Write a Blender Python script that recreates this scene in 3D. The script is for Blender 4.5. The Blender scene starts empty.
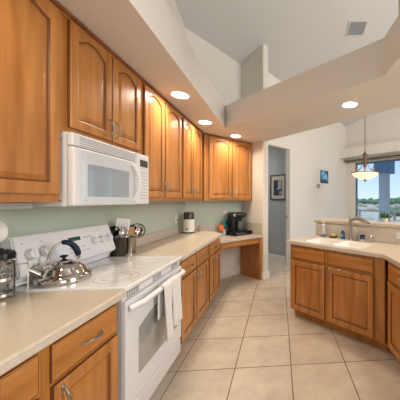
import bpy, bmesh, math, random
from mathutils import Vector, Matrix
random.seed(7)
C = bpy.context.scene.collection
S = bpy.context.scene
R = math.sqrt(.5); PI = math.pi; rad = math.radians

# ------------------------------------------------------------ camera, sky, lights, exposure
H = 1.40
cam_d = bpy.data.cameras.new('camera'); cam = bpy.data.objects.new('camera', cam_d); C.objects.link(cam)
cam_d.sensor_width = 36; cam_d.lens = 247 / 400 * 36; cam_d.shift_x = -0.25
cam_d.clip_start = .02; cam_d.clip_end = 2000
cam.location = (0, 0, H); cam.rotation_euler = (rad(90), 0, -math.atan(21 / 247))
S.camera = cam
S.view_settings.view_transform = 'Standard'; S.view_settings.look = 'None'
S.view_settings.gamma = 1; S.view_settings.use_curve_mapping = False
S.view_settings.exposure = 0.44

w = bpy.data.worlds.new('sky'); S.world = w; w.use_nodes = True
nt = w.node_tree; bg = nt.nodes['Background']
tc = nt.nodes.new('ShaderNodeTexCoord'); sx = nt.nodes.new('ShaderNodeSeparateXYZ')
cr = nt.nodes.new('ShaderNodeValToRGB')
nt.links.new(tc.outputs['Generated'], sx.inputs[0]); nt.links.new(sx.outputs['Z'], cr.inputs[0]); nt.links.new(cr.outputs[0], bg.inputs[0])
cr.color_ramp.elements[0].position = 0.0; cr.color_ramp.elements[0].color = (.40, .50, .57, 1)
cr.color_ramp.elements[1].position = .6; cr.color_ramp.elements[1].color = (.13, .27, .50, 1)
e = cr.color_ramp.elements.new(.16); e.color = (.22, .37, .56, 1)
bg.inputs[1].default_value = 1.4

def area_light(name, loc, target, sx_, sy_, power, col, spread=180):
    l = bpy.data.lights.new(name, 'AREA'); l.shape = 'RECTANGLE'; l.size = sx_; l.size_y = sy_
    l.energy = power; l.color = col; l.spread = rad(spread)
    o = bpy.data.objects.new(name, l); C.objects.link(o); o.location = loc
    o.rotation_euler = (Vector(target) - Vector(loc)).to_track_quat('-Z', 'Y').to_euler()
    return o
# added fill lights inside the back and right walls, standing in for daylight
area_light('daylight_fill_behind', (1.4, -3.05, 1.9), (-.4, 3, 1.2), 3.6, 2.2, 68, (1, .95, .89))
area_light('daylight_fill_right', (4.75, .8, 2.9), (-1.2, 3.2, 2.6), 3.5, 3.4, 300, (1, .975, .94))
sun_d = bpy.data.lights.new('sun', 'SUN'); sun_d.energy = 1.5; sun_d.angle = rad(1); sun_d.color = (1, .96, .88)
sun = bpy.data.objects.new('sun', sun_d); C.objects.link(sun); sun.rotation_euler = Vector((.5, .35, -1)).to_track_quat('-Z', 'Y').to_euler()
area_light('hall_fill_light', (-1.2, 6.1, 2.70), (-1.2, 6.1, 0), .3, .3, 11, (1, .95, .9))  # unseen light added to brighten the hall wall
SPOT_POWER = 6

# ------------------------------------------------------------ materials
def nodes(m):
    m.use_nodes = True; n = m.node_tree.nodes; return n, m.node_tree.links, n['Principled BSDF']
def mat(name, col, rough=.5, metal=0, spec=.5, var=None, vscale=8, vstr=.5, bump=0, bscale=60, stretch=(1, 1, 1), coat=0, emit=None, estr=0, trans=0, ior=1.45, alpha=1, detail=3, coords='Object'):
    m = bpy.data.materials.new(name); n, l, b = nodes(m)
    b.inputs['Base Color'].default_value = (*col, 1); b.inputs['Roughness'].default_value = rough
    b.inputs['Metallic'].default_value = metal; b.inputs['Specular IOR Level'].default_value = spec
    b.inputs['Coat Weight'].default_value = coat; b.inputs['Coat Roughness'].default_value = .12
    b.inputs['Transmission Weight'].default_value = trans; b.inputs['IOR'].default_value = ior
    b.inputs['Alpha'].default_value = alpha
    if emit: b.inputs['Emission Color'].default_value = (*emit, 1); b.inputs['Emission Strength'].default_value = estr
    if var or bump:
        t = n.new('ShaderNodeTexCoord'); mp = n.new('ShaderNodeMapping'); l.new(t.outputs[coords], mp.inputs[0])
        mp.inputs['Scale'].default_value = stretch
    if var:
        no = n.new('ShaderNodeTexNoise'); no.inputs['Scale'].default_value = vscale; no.inputs['Detail'].default_value = detail
        l.new(mp.outputs[0], no.inputs[0])
        r = n.new('ShaderNodeValToRGB'); r.color_ramp.elements[0].position = .5 - vstr / 2; r.color_ramp.elements[1].position = .5 + vstr / 2
        r.color_ramp.elements[0].color = (*col, 1); r.color_ramp.elements[1].color = (*var, 1)
        l.new(no.outputs[0], r.inputs[0]); l.new(r.outputs[0], b.inputs['Base Color'])
    if bump:
        nb = n.new('ShaderNodeTexNoise'); nb.inputs['Scale'].default_value = bscale; nb.inputs['Detail'].default_value = 4
        bu = n.new('ShaderNodeBump'); bu.inputs['Strength'].default_value = bump; bu.inputs['Distance'].default_value = .01
        l.new(mp.outputs[0], nb.inputs[0]); l.new(nb.outputs[0], bu.inputs['Height']); l.new(bu.outputs[0], b.inputs['Normal'])
    return m
def wood(name, a, b_, stretch):
    return mat(name, a, rough=.38, var=b_, vscale=2.6, vstr=.42, stretch=stretch, detail=7, coat=.12)
M = {}
UA, UB = (.335, .122, .022), (.53, .232, .060)
M['wood_v'] = wood('maple_upright_grain', UA, UB, (7, 7, .8))
M['wood_h'] = wood('maple_level_grain', UA, UB, (.8, 7, 7))
M['wood_dark'] = mat('maple_dark_stain', (.20, .062, .018), rough=.45, var=(.27, .09, .028), vscale=6)
M['groove'] = mat('maple_dark_groove', (.19, .070, .020), rough=.5)  # darker brown on door sides and groove slopes
M['wall_beige'] = mat('warm_white_wall_paint', (.70, .66, .60), rough=.9, bump=.12, bscale=90)
M['wall_white'] = mat('white_wall_paint', (.80, .765, .715), rough=.9, bump=.1, bscale=90)
M['wall_green'] = mat('sage_green_wall_paint', (.46, .53, .46), rough=.75, bump=.25, bscale=60)
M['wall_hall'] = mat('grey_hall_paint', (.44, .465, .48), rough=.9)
M['soffit'] = mat('soffit_paint', (.75, .71, .665), rough=.9, bump=.2, bscale=70)
M['vault'] = mat('vault_ceiling_paint', (.66, .66, .655), rough=.95)
M['base'] = mat('white_trim_paint', (.78, .77, .74), rough=.5)
M['counter'] = mat('beige_solid_surface', (.48, .40, .30), rough=.28, var=(.59, .51, .40), vscale=320, vstr=.3, spec=.5)
M['counter_edge'] = mat('beige_grey_solid_surface_edge', (.50, .44, .37), rough=.4, var=(.64, .58, .51), vscale=320, vstr=.3)
M['splash'] = mat('greige_solid_surface', (.47, .42, .36), rough=.4, var=(.58, .53, .46), vscale=220, vstr=.35)
M['white'] = mat('white_enamel', (.70, .715, .75), rough=.22, coat=.4)
M['white_matte'] = mat('white_plastic', (.72, .725, .74), rough=.4)
M['white_shadow'] = mat('grey_plastic', (.42, .43, .45), rough=.5)
M['ceramic_top'] = mat('white_glass_ceramic', (.78, .77, .76), rough=.06, coat=.6, var=(.72, .71, .71), vscale=180, vstr=.2)
M['sink'] = mat('white_sink', (.84, .81, .76), rough=.25)
M['nickel'] = mat('brushed_nickel', (.38, .355, .32), rough=.30, metal=1)
M['chrome'] = mat('polished_steel', (.56, .53, .50), rough=.07, metal=1)
M['dark_chrome'] = mat('darkened_polished_steel', (.30, .28, .26), rough=.10, metal=1)
M['steel'] = mat('satin_steel', (.55, .54, .53), rough=.22, metal=1)
M['bronze'] = mat('aged_bronze', (.16, .11, .075), rough=.4, metal=.7)
M['chain'] = mat('tan_cord', (.30, .22, .15), rough=.7)
M['black'] = mat('black_plastic', (.008, .008, .009), rough=.3, spec=.3)
M['black_matte'] = mat('matte_black', (.02, .02, .022), rough=.6)
M['navy'] = mat('navy_rubber', (.008, .014, .04), rough=.4, spec=.3)
M['dark_glass'] = mat('oven_window_glass', (.30, .31, .30), rough=.05, coat=.8)
M['mw_glass'] = mat('pale_microwave_glass', (.33, .37, .41), rough=.04, coat=.9, spec=.9)
M['mw_door'] = mat('glossy_white_glass', (.64, .67, .71), rough=.05, coat=.8)
M['display'] = mat('display_glass', (.03, .035, .035), rough=.1)
M['green_led'] = mat('green_display', (.01, .06, .03), rough=.2, emit=(.02, .30, .12), estr=.08)
M['red'] = mat('red_mark', (.5, .02, .02), rough=.4)
M['grey_print'] = mat('grey_print', (.38, .39, .42), rough=.5)
M['burner'] = mat('grey_burner_ring', (.42, .40, .40), rough=.15)
M['towel'] = mat('white_terry', (.80, .78, .77), rough=.95, bump=1.0, bscale=140)
M['paper'] = mat('white_paper', (.82, .81, .79), rough=.95, bump=.4, bscale=70)
M['glass'] = mat('clear_glass', (.95, .97, .97), rough=.02, trans=1, ior=1.45)
M['pane'] = mat('window_glass', (1, 1, 1), rough=0, trans=1, ior=1.02)
M['frame_blue'] = mat('window_frame_paint', (.09, .16, .22), rough=.4)
M['frame_white'] = mat('window_white_frame', (.75, .75, .74), rough=.4)
M['crock'] = mat('dark_bronze_crock', (.05, .045, .04), rough=.25, metal=.6)
M['wood_spoon'] = mat('pale_spoon_wood', (.50, .28, .12), rough=.6)
M['grinder_body'] = mat('cream_plastic', (.82, .78, .70), rough=.3)
M['grinder_lid'] = mat('brown_lid_plastic', (.06, .045, .038), rough=.2)
M['orange'] = mat('orange_silicone', (.85, .14, .02), rough=.4)
M['teal'] = mat('teal_silicone', (.01, .22, .26), rough=.4)
M['soap_blue'] = mat('blue_liquid_soap', (.01, .06, .28), rough=.1, coat=.5)
M['teal_cap'] = mat('aqua_cap', (.12, .45, .45), rough=.3)
M['clear_plastic'] = mat('cloudy_clear_plastic', (.75, .76, .78), rough=.15, trans=.5)
M['soap_grey'] = mat('blue_grey_base', (.12, .15, .20), rough=.3)
M['dish_red'] = mat('reddish_brown_dish', (.16, .03, .015), rough=.3)
M['sponge'] = mat('yellow_green_sponge', (.55, .55, .12), rough=.9, bump=.8, bscale=200)
M['leaf'] = mat('green_leaf', (.035, .11, .03), rough=.5, var=(.09, .20, .05), vscale=20)
M['pot'] = mat('white_pot', (.75, .70, .64), rough=.4)
M['rod'] = mat('olive_metal_rod', (.10, .09, .055), rough=.4, metal=.4)
M['rod_tan'] = mat('tan_metal_rod', (.34, .30, .22), rough=.4, metal=.2)
M['label_green'] = mat('green_label', (.15, .45, .10), rough=.4)
M['lamp_glow'] = mat('lit_downlight', (1, 1, 1), emit=(1, .93, .84), estr=9)
M['alabaster'] = mat('lit_alabaster_glass', (.85, .66, .42), rough=.35, var=(.95, .80, .58), vscale=9, vstr=.5, emit=(1.0, .72, .42), estr=.85)
M['bulb'] = mat('lit_bulb', (1, 1, 1), emit=(1, .82, .6), estr=12)
M['stucco'] = mat('shaded_column_paint', (.42, .47, .55), rough=.8, var=(.50, .55, .62), vscale=4)  # bluish shade on the pale column is put into its colour
M['patio_roof'] = mat('patio_roof_paint', (.16, .26, .42), rough=.8)
M['tree'] = mat('hazy_desert_leaf', (.10, .20, .10), rough=.9, var=(.20, .30, .17), vscale=2)  # distance haze is mixed into the leaf colour
M['scrub'] = mat('pale_scrub', (.35, .38, .25), rough=.95, var=(.50, .48, .36), vscale=6)
M['rail'] = mat('weathered_rail', (.34, .30, .27), rough=.8)
M['picture_frame'] = mat('brown_picture_frame', (.055, .04, .03), rough=.4)
M['mat_board'] = mat('cream_mat_board', (.66, .62, .52), rough=.8)
M['photo_dark'] = mat('dark_photo_print', (.01, .013, .03), rough=.3, var=(.045, .06, .13), vscale=8, vstr=.2)
M['photo_pale'] = mat('pale_photo_print', (.32, .33, .34), rough=.4, var=(.5, .5, .5), vscale=30)
M['art_blue'] = mat('dark_blue_print', (.005, .03, .08), rough=.2, var=(.01, .10, .16), vscale=7, vstr=.3)
M['art_sky'] = mat('bright_blue_print', (.05, .26, .62), rough=.2, var=(.35, .60, .85), vscale=14, vstr=.3)
M['grille'] = mat('dark_grille', (.10, .11, .12), rough=.6)
M['vent_frame'] = mat('cream_vent_frame', (.66, .63, .58), rough=.5)
M['duct'] = mat('grey_blue_slat', (.38, .41, .44), rough=.5)

def tile_floor():
    m = bpy.data.materials.new('beige_ceramic_floor_tile'); n, l, b = nodes(m)
    t = n.new('ShaderNodeTexCoord'); mp = n.new('ShaderNodeMapping'); l.new(t.outputs['Object'], mp.inputs[0])
    mp.inputs['Location'].default_value = (.364 + .465 * 20 , -2.093 + .465 * 20, 0)
    br = n.new('ShaderNodeTexBrick'); br.offset = 0; br.squash = 1
    br.inputs['Scale'].default_value = 1; br.inputs['Brick Width'].default_value = .465; br.inputs['Row Height'].default_value = .465
    br.inputs['Mortar Size'].default_value = .0042; br.inputs['Mortar Smooth'].default_value = .2; br.inputs['Bias'].default_value = 0
    br.inputs['Color1'].default_value = (.56, .485, .39, 1); br.inputs['Color2'].default_value = (.62, .54, .44, 1)
    br.inputs['Mortar'].default_value = (.17, .105, .055, 1)
    l.new(mp.outputs[0], br.inputs[0])
    no = n.new('ShaderNodeTexNoise'); no.inputs['Scale'].default_value = 5; no.inputs['Detail'].default_value = 6; no.inputs['Roughness'].default_value = .65
    l.new(t.outputs['Object'], no.inputs[0])
    rr = n.new('ShaderNodeValToRGB'); rr.color_ramp.elements[0].color = (.78, .77, .75, 1); rr.color_ramp.elements[1].color = (1.06, 1.06, 1.06, 1)
    rr.color_ramp.elements[0].position = .3; rr.color_ramp.elements[1].position = .7
    l.new(no.outputs[0], rr.inputs[0])
    mx = n.new('ShaderNodeMixRGB'); mx.blend_type = 'MULTIPLY'; mx.inputs[0].default_value = 1
    l.new(br.outputs['Color'], mx.inputs[1]); l.new(rr.outputs[0], mx.inputs[2]); l.new(mx.outputs[0], b.inputs['Base Color'])
    bu = n.new('ShaderNodeBump'); bu.invert = True; bu.inputs['Strength'].default_value = .6; bu.inputs['Distance'].default_value = .004
    l.new(br.outputs['Fac'], bu.inputs['Height']); l.new(bu.outputs[0], b.inputs['Normal'])
    b.inputs['Roughness'].default_value = .34
    return m
M['tile'] = tile_floor()
M['ground'] = mat('pale_desert_ground', (.50, .46, .34), rough=1, var=(.62, .60, .50), vscale=.5, vstr=.3)

# ------------------------------------------------------------ mesh helpers
def V(*a): return Vector(a)
class MB:
    def __init__(s): s.bm = bmesh.new()
    def _new(s, verts, T):
        if T is not None: bmesh.ops.transform(s.bm, matrix=T, verts=verts)
    def box(s, x0, x1, y0, y1, z0, z1, bev=0, T=None, seg=1):
        r = bmesh.ops.create_cube(s.bm, size=1); vs = r['verts']
        bmesh.ops.scale(s.bm, vec=(x1 - x0, y1 - y0, z1 - z0), verts=vs)
        bmesh.ops.translate(s.bm, vec=((x0 + x1) / 2, (y0 + y1) / 2, (z0 + z1) / 2), verts=vs)
        if bev:
            es = list({e for v in vs for e in v.link_edges})
            r = bmesh.ops.bevel(s.bm, geom=es, offset=bev, segments=seg, affect='EDGES', profile=.5)
            vs = list({v for f in r['faces'] for v in f.verts} | {v for v in vs if v.is_valid})
        s._new(vs, T); return s
    def cyl(s, p0, p1, r0, r1=None, n=20):
        p0, p1 = Vector(p0), Vector(p1); d = p1 - p0
        T = Matrix.Translation((p0 + p1) / 2) @ d.to_track_quat('Z', 'Y').to_matrix().to_4x4()
        bmesh.ops.create_cone(s.bm, cap_ends=True, segments=n, radius1=r0, radius2=r0 if r1 is None else r1, depth=d.length, matrix=T); return s
    def ball(s, c, r, sc=(1, 1, 1), n=14):
        T = Matrix.Translation(c) @ Matrix.Diagonal((*sc, 1))
        bmesh.ops.create_uvsphere(s.bm, u_segments=n, v_segments=max(6, n // 2), radius=r, matrix=T); return s
    def lathe(s, prof, n=28, T=None, closed=False):
        rings = []
        for r, z in prof:
            if r < 1e-5: rings.append([s.bm.verts.new((0, 0, z))])
            else: rings.append([s.bm.verts.new((r * math.cos(2 * PI * k / n), r * math.sin(2 * PI * k / n), z)) for k in range(n)])
        for a, b in zip(rings, rings[1:]):
            for k in range(n):
                k2 = (k + 1) % n
                if len(a) == 1 and len(b) == 1: continue
                if len(a) == 1: s.bm.faces.new((a[0], b[k], b[k2]))
                elif len(b) == 1: s.bm.faces.new((a[k2], a[k], b[0]))
                else: s.bm.faces.new((a[k], a[k2], b[k2], b[k]))
        if len(rings[0]) > 1 and not closed: s.bm.faces.new(rings[0])
        if len(rings[-1]) > 1 and not closed: s.bm.faces.new(rings[-1])
        s._new([v for r in rings for v in r], T); return s
    def tube(s, pts, r, n=8):
        pts = [Vector(p) for p in pts]; rs = r if isinstance(r, (list, tuple)) else [r] * len(pts)
        rings = []; up = None
        for i, p in enumerate(pts):
            t = (pts[min(i + 1, len(pts) - 1)] - pts[max(i - 1, 0)]).normalized()
            if up is None: up = t.orthogonal().normalized()
            up = (up - t * up.dot(t)).normalized(); sd = t.cross(up)
            rings.append([s.bm.verts.new(p + rs[i] * (math.cos(2 * PI * k / n) * up + math.sin(2 * PI * k / n) * sd)) for k in range(n)])
        for a, b in zip(rings, rings[1:]):
            for k in range(n): s.bm.faces.new((a[k], a[(k + 1) % n], b[(k + 1) % n], b[k]))
        s.bm.faces.new(rings[0]); s.bm.faces.new(rings[-1]); return s
    def prism(s, outer, z0, z1, holes=(), zt=None):
        """polygon extruded upward; zt gives a sloped top as a function of x, y"""
        if not holes:
            vs = [s.bm.verts.new((x, y, z0)) for x, y in outer]; fs = [s.bm.faces.new(vs)]
        es = []
        for lp in ([] if not holes else [outer] + list(holes)):
            vs = [s.bm.verts.new((x, y, z0)) for x, y in lp]
            es += [s.bm.edges.new((vs[k], vs[(k + 1) % len(vs)])) for k in range(len(vs))]
        if holes:
            r = bmesh.ops.triangle_fill(s.bm, use_beauty=True, use_dissolve=False, edges=es)
            fs = [g for g in r['geom'] if isinstance(g, bmesh.types.BMFace)]
        r = bmesh.ops.extrude_face_region(s.bm, geom=fs)
        for v in [g for g in r['geom'] if isinstance(g, bmesh.types.BMVert)]:
            v.co.z = zt(v.co.x, v.co.y) if zt else z1
        return s
    def build(s, name, m, parent=None, loc=(0, 0, 0), rotz=0, smooth=False):
        bmesh.ops.recalc_face_normals(s.bm, faces=s.bm.faces)
        me = bpy.data.meshes.new(name); s.bm.to_mesh(me); s.bm.free()
        me.materials.append(M[m] if isinstance(m, str) else m)
        if smooth:
            for p in me.polygons: p.use_smooth = True
            try: me.set_sharp_from_angle(angle=rad(38))
            except Exception: pass
        o = bpy.data.objects.new(name, me); C.objects.link(o)
        if parent: o.parent = parent
        o.location = loc; o.rotation_euler = (0, 0, rotz); return o
def tag(o, label=None, cat=None, group=None, kind=None):
    if label: o['label'] = label
    if cat: o['category'] = cat
    if group: o['group'] = group
    if kind: o['kind'] = kind
    return o
def thing(name, label, cat, loc=(0, 0, 0), rotz=0, group=None):
    o = bpy.data.objects.new(name, None); C.objects.link(o); o.empty_display_size = .05
    o.location = loc; o.rotation_euler = (0, 0, rotz); return tag(o, label, cat, group)
def struct(name, mb, m, parent=None, **k):
    o = mb.build(name, m, parent, **k)
    if not parent: o['kind'] = 'structure'
    return o
def dup(root, loc, rotz=None, label=None, scale=None):
    r = root.copy(); C.objects.link(r); r.location = loc
    if rotz is not None: r.rotation_euler = (0, 0, rotz)
    if scale: r.scale = scale
    if label: r['label'] = label
    for ch in list(root.children):
        c = ch.copy(); C.objects.link(c); c.parent = r
        for g in ch.children:
            d = g.copy(); C.objects.link(d); d.parent = c
    return r

# ------------------------------------------------------------ plan of the place
A = (-1.48, 4.05)                 # corner of the left wall and the corner (diagonal) wall
def W1(t, off=0): return (A[0] + t * R + off * R, A[1] + t * R - off * R)    # along / out from corner wall
B = W1(1.081)                     # corner wall meets stub wall
Q = (.244, 5.488)                 # right jamb of the hall doorway
P = (1.98, 7.22)                  # corner of hall wall and window wall
def W3(t, off=0): return (Q[0] + t * R + off * R, Q[1] + t * R - off * R)
def WW(t, off=0): return (P[0] + t * R - off * R, P[1] - t * R - off * R)    # window wall, off = towards the kitchen
def vault(x, y): return 5.36 + .09 * x - .27 * y
def wall_prism(a, b, thick, z0, z1=None):
    """wall from a to b; thickness on the left of a->b"""
    d = (Vector(b) - Vector(a)).normalized(); n = Vector((-d.y, d.x)) * thick
    poly = [a, b, (b[0] + n.x, b[1] + n.y), (a[0] + n.x, a[1] + n.y)]
    m = MB(); m.prism(poly, z0, z1, zt=None if z1 is not None else (lambda x, y: vault(x, y) - .001)); return m

# floor
f = MB(); f.prism([(-1.7, -3.2), (4.9, -3.2), (4.9, 4.42), (2.1, 7.35), (.2, 9.3), (-2.0, 7.1), (-1.7, 4.2)], -.06, 0)
struct('floor', f, 'tile')
SOF = 2.44; LED = 2.763
# left wall (green below the soffit, beige above)
struct('wall_left', wall_prism((-1.48, -3.1), A, .12, 0, SOF), 'wall_green')
struct('wall_left_upper', wall_prism((-1.48, -3.1), A, .12, SOF + .001), 'wall_beige')
w1a, w1b = W1(.0), W1(1.081)
def off_in(p, o): return (p[0] - o * R, p[1] + o * R)
m = MB(); m.prism([w1a, w1b, off_in(w1b, .12), off_in(w1a, .12)], .7605, SOF); struct('wall_corner', m, 'wall_green')
m = MB(); m.prism([w1a, w1b, off_in(w1b, .12), off_in(w1a, .12)], .0, .76); struct('wall_corner_lower', m, 'wall_white')
m = MB(); m.prism([w1a, w1b, off_in(w1b, .12), off_in(w1a, .12)], SOF + .001, 0, zt=lambda x, y: vault(x, y) - .001); struct('wall_corner_upper', m, 'wall_beige')
# stub wall, from B along (R,-R) for .62 m, .125 thick, rounded outer end
L2 = .625; th = .125
def ST(t, o): return (B[0] + t * R + o * R, B[1] - t * R + o * R)
poly = [ST(0, 0), ST(L2 - .02, 0), ST(L2 - .006, .006), ST(L2, .02), ST(L2, th - .02), ST(L2 - .006, th - .006), ST(L2 - .02, th), ST(-.3, th), ST(-.3, .001), ST(0, .001)]
m = MB(); m.prism(poly, 0, 0, zt=lambda x, y: vault(x, y) - .001); struct('wall_stub', m, 'wall_beige')
# hall wall (with the doorway), W3 line; thickness away from kitchen
def W3b(t, o): return (Q[0] + t * R - o * R, Q[1] + t * R + o * R)
m = MB()
DT = 2.54
for t0, t1, z0, zt in ((-1.05, -.92, 0, None), (0, 2.453, 0, None)):
    m.prism([W3b(t0, 0), W3b(t1, 0), W3b(t1, .12), W3b(t0, .12)], z0, 0, zt=lambda x, y: vault(x, y) - .001)
m.prism([W3b(-.92, 0), W3b(0, 0), W3b(0, .12), W3b(-.92, .12)], DT, 0, zt=lambda x, y: vault(x, y) - .001)
struct('wall_hall', m, 'wall_white')
# doorway casing (thin) and pocket door edge
o3 = math.atan2(R, R)
m = MB(); m.box(-.905, -.0, -.004, .13, DT - .02, DT - .001); m.box(-.02, -.0005, -.004, .13, 0, DT - .02); m.box(-.9195, -.90, -.004, .13, 0, DT - .02)
dr = struct('door_1', m, 'vent_frame', loc=(Q[0], Q[1], 0), rotz=o3)
m = MB(); m.box(-.034, -.0205, .035, .085, .01, DT - .021); struct('pocket_door_edge', m, 'base', dr)
m = MB(); m.box(-.037, -.0338, .05, .07, .98, 1.06); struct('door_latch', m, 'bronze', dr)
# hallway behind the doorway
def HW(t, o): return (Q[0] - t * R + o * R, Q[1] + t * R + o * R)
m = MB(); m.prism([HW(.121, -.0), HW(2.4, 0), HW(2.4, .1), HW(.121, .1)], 0, 2.75); struct('wall_hall_right', m, 'wall_hall')
m = MB(); m.prism([HW(.121, -1.05), HW(2.4, -1.05), HW(2.4, -.95), HW(.121, -.95)], 0, 2.75); struct('wall_hall_left', m, 'wall_hall')
m = MB(); m.prism([HW(2.4, -1.05), HW(2.5, -1.05), HW(2.5, .1), HW(2.4, .1)], 0, 2.75); struct('wall_hall_end', m, 'wall_hall')
m = MB(); m.prism([HW(.121, -1.05), HW(2.5, -1.05), HW(2.5, .1), HW(.121, .1)], 2.751, 2.80); struct('ceiling_hall', m, 'wall_white')
m = MB(); m.box(0, 2.25, 0, .014, 0, .13, .003); struct('baseboard_hall', m, 'base', loc=(*HW(.125, -.0145), 0), rotz=rad(135))
# window wall with a wide opening
WT0, WT1, WZ0, WZ1 = .30, 3.3, .30, 2.475
m = MB()
def WWb(t, o): return (P[0] + t * R + o * R, P[1] - t * R + o * R)
for t0, t1, z0, z1 in ((-.12, WT0, 0, None), (WT1, 3.95, 0, None), (WT0, WT1, WZ1, None), (WT0, WT1, 0, WZ0)):
    m.prism([WWb(t0, 0), WWb(t1, 0), WWb(t1, .14), WWb(t0, .14)], z0, z1 or 0, zt=None if z1 else (lambda x, y: vault(x, y) - .001))
struct('wall_window', m, 'wall_white')
wz = -rad(45)
m = MB()   # frame: local x along wall, y outward
fr = .05
m.box(WT0, WT1, .05, .12, WZ1 - fr, WZ1 - .001); m.box(WT0, WT1, .05, .12, WZ0 + .001, WZ0 + fr)
for t in (WT0 - .019, 1.75, 2.55, WT1 - fr - .001): m.box(t, t + fr, .05, .12, WZ0 + fr, WZ1 - fr)
win = struct('window_1', m, 'frame_blue', loc=(P[0], P[1], 0), rotz=wz)
for t0, t1 in ((WT0 + fr, 1.75), (1.80, 2.55), (2.60, WT1 - fr)):
    g = MB(); g.box(t0, t1, .08, .086, WZ0 + fr, WZ1 - fr); struct('window_pane', g, 'pane', win)
m = MB()
pts = [(-.25 + .0, 0)]
bk = [(.06, 0), (-.18, -.14), (-.24, -.24), (-.20, -.34), (-.10, -.38), (3.9, -.38), (3.9, -.001), (.06, -.001)]
m = MB(); m.prism([(-.02, -.02), (-.14, -.12), (-.21, -.22), (-.19, -.31), (-.10, -.36), (3.4, -.36), (3.4, -.002)], 2.60, 2.86)
struct('trim_1', m, 'wall_white', loc=(P[0], P[1], 0), rotz=wz)
# back and right walls of the open-plan room behind the camera
m = MB(); m.prism([(-1.62, -3.2), (4.95, -3.2), (4.95, -3.1), (-1.62, -3.1)], 0, 0, zt=lambda x, y: vault(x, y) - .001); struct('wall_back', m, 'wall_beige')
m = MB(); m.prism([(4.80, -3.099), (4.90, -3.099), (4.90, 4.45), (4.80, 4.45)], 0, 0, zt=lambda x, y: vault(x, y) - .001); struct('wall_right', m, 'wall_beige')
# vaulted ceiling
poly = [(-1.7, -.9), (4.9, -.9), (4.9, 4.5), (2.2, 7.3), (1.7, 7.6), (.1, 5.8), (-1.7, 4.2)]
poly = [(-1.62, -3.2), (4.95, -3.2), (4.95, 4.6), (1.98, 7.52), (-1.62, 4.1)]
m = MB(); vs = [m.bm.verts.new((x, y, vault(x, y))) for x, y in poly]; m.bm.faces.new(vs)
vs2 = [m.bm.verts.new((x, y, vault(x, y) + .1)) for x, y in poly]; m.bm.faces.new(vs2)
for k in range(len(vs)): m.bm.faces.new((vs[k], vs[(k + 1) % len(vs)], vs2[(k + 1) % len(vs)], vs2[k]))
struct('ceiling', m, 'vault')
# soffit ring with the open tray in the middle
T1 = (-.778, 3.647); T2 = (.878, 2.01)
cl_l = (-.10, 4.555)
out = [(-1.479, -.9), (-.778, -.9), T1, T2, (.878, -.9), (2.0, -.9), (2.0, 1.93), ST(L2, .06), ST(L2 - .02, -.001), ST(.001, -.001), W1(1.08, .001), (A[0] + .001, A[1] - .001)]
# keep beam's outer edge on the line x + y = 3.93
out[6] = (2.0, 1.93)
m = MB(); m.prism(out, SOF, LED); struct('ceiling_soffit', m, 'soffit')
# wall over the right beam
m = MB(); m.prism([(.884, 1.25), (1.02, 1.25), (1.02, 1.77), (.884, 1.77)], LED + .001, 0, zt=lambda x, y: vault(x, y) - .001); struct('wall_right_upper', m, 'wall_beige')

# baseboards
m = MB(); m.box(.02, 1.06, -.014, -.001, 0, .14, .003); struct('baseboard_corner', m, 'base', loc=(A[0], A[1], 0), rotz=rad(45))
m = MB(); m.box(.0, L2 + .013, -.014, -.001, 0, .14, .003); m.box(L2 + .001, L2 + .014, -.014, th + .01, 0, .14, .003)
struct('baseboard_stub', m, 'base', loc=(B[0], B[1], 0), rotz=-rad(45))
m = MB(); m.box(.03, 2.44, -.014, -.001, 0, .13, .003); struct('baseboard_door_side', m, 'base', loc=(Q[0], Q[1], 0), rotz=rad(45))

# ------------------------------------------------------------ cabinets
def door_mesh(w_, h_, arch=False, st=.057, t=.02, grooves=True):
    """raised panel door, local x 0..w, z 0..h, front towards -y; back at y=0"""
    N = 14 if arch else 1
    rise = min(.045, w_ * .14)
    m = MB(); bm = m.bm
    def loop(ins, y, raised=True, shoulder=0):
        x0, x1, z0 = ins, w_ - ins, ins
        pts = [(x0, z0), (x1, z0)]
        for k in range(N + 1):
            u = 1 - k / N; x = x0 + (x1 - x0) * u
            if arch and raised:
                s_ = 0 if (u < .06 or u > .94) else math.sin(PI * (u - .06) / .88) ** .75
                z = h_ - ins - rise * (1 - s_) + .018
            else: z = h_ - ins
            pts.append((x, z))
        return [bm.verts.new((x, y, z)) for x, z in pts]
    L = [loop(0, 0, False), loop(0, -t + .004, False), loop(.005, -t, False), loop(st - .006, -t), loop(st, -t + .002), loop(st + .004, -t + .010), loop(st + .011, -t + .010), loop(st + .032, -t + .003), loop(st + .036, -t + .002)]
    gf = []
    for i, (a, b) in enumerate(zip(L, L[1:])):
        n = len(a)
        for k in range(n):
            fc = bm.faces.new((a[k], a[(k + 1) % n], b[(k + 1) % n], b[k]))
            if i in (0, 4, 5): gf.append(fc)
    bm.faces.new(L[0]); bm.faces.new(L[-1])
    for fc in gf: fc.material_index = 1
    return m
def drawer_mesh(w_, h_, t=.02):
    m = MB(); bm = m.bm
    def loop(i, y): return [bm.verts.new((x, y, z)) for x, z in ((i, i), (w_ - i, i), (w_ - i, h_ - i), (i, h_ - i))]
    L = [loop(0, 0), loop(0, -.010), loop(.003, -.012), loop(.006, -.011), loop(.016, -t)]
    for i, (a, b) in enumerate(zip(L, L[1:])):
        for k in range(4):
            fc = bm.faces.new((a[k], a[(k + 1) % 4], b[(k + 1) % 4], b[k]))
            if i in (0, 2): fc.material_index = 1
    bm.faces.new(L[0]); bm.faces.new(L[-1]); return m
def wbuild(m, name, wm, parent, loc):
    o = m.build(name, wm, parent, loc=loc); o.data.materials.append(M['groove']); return o
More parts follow.
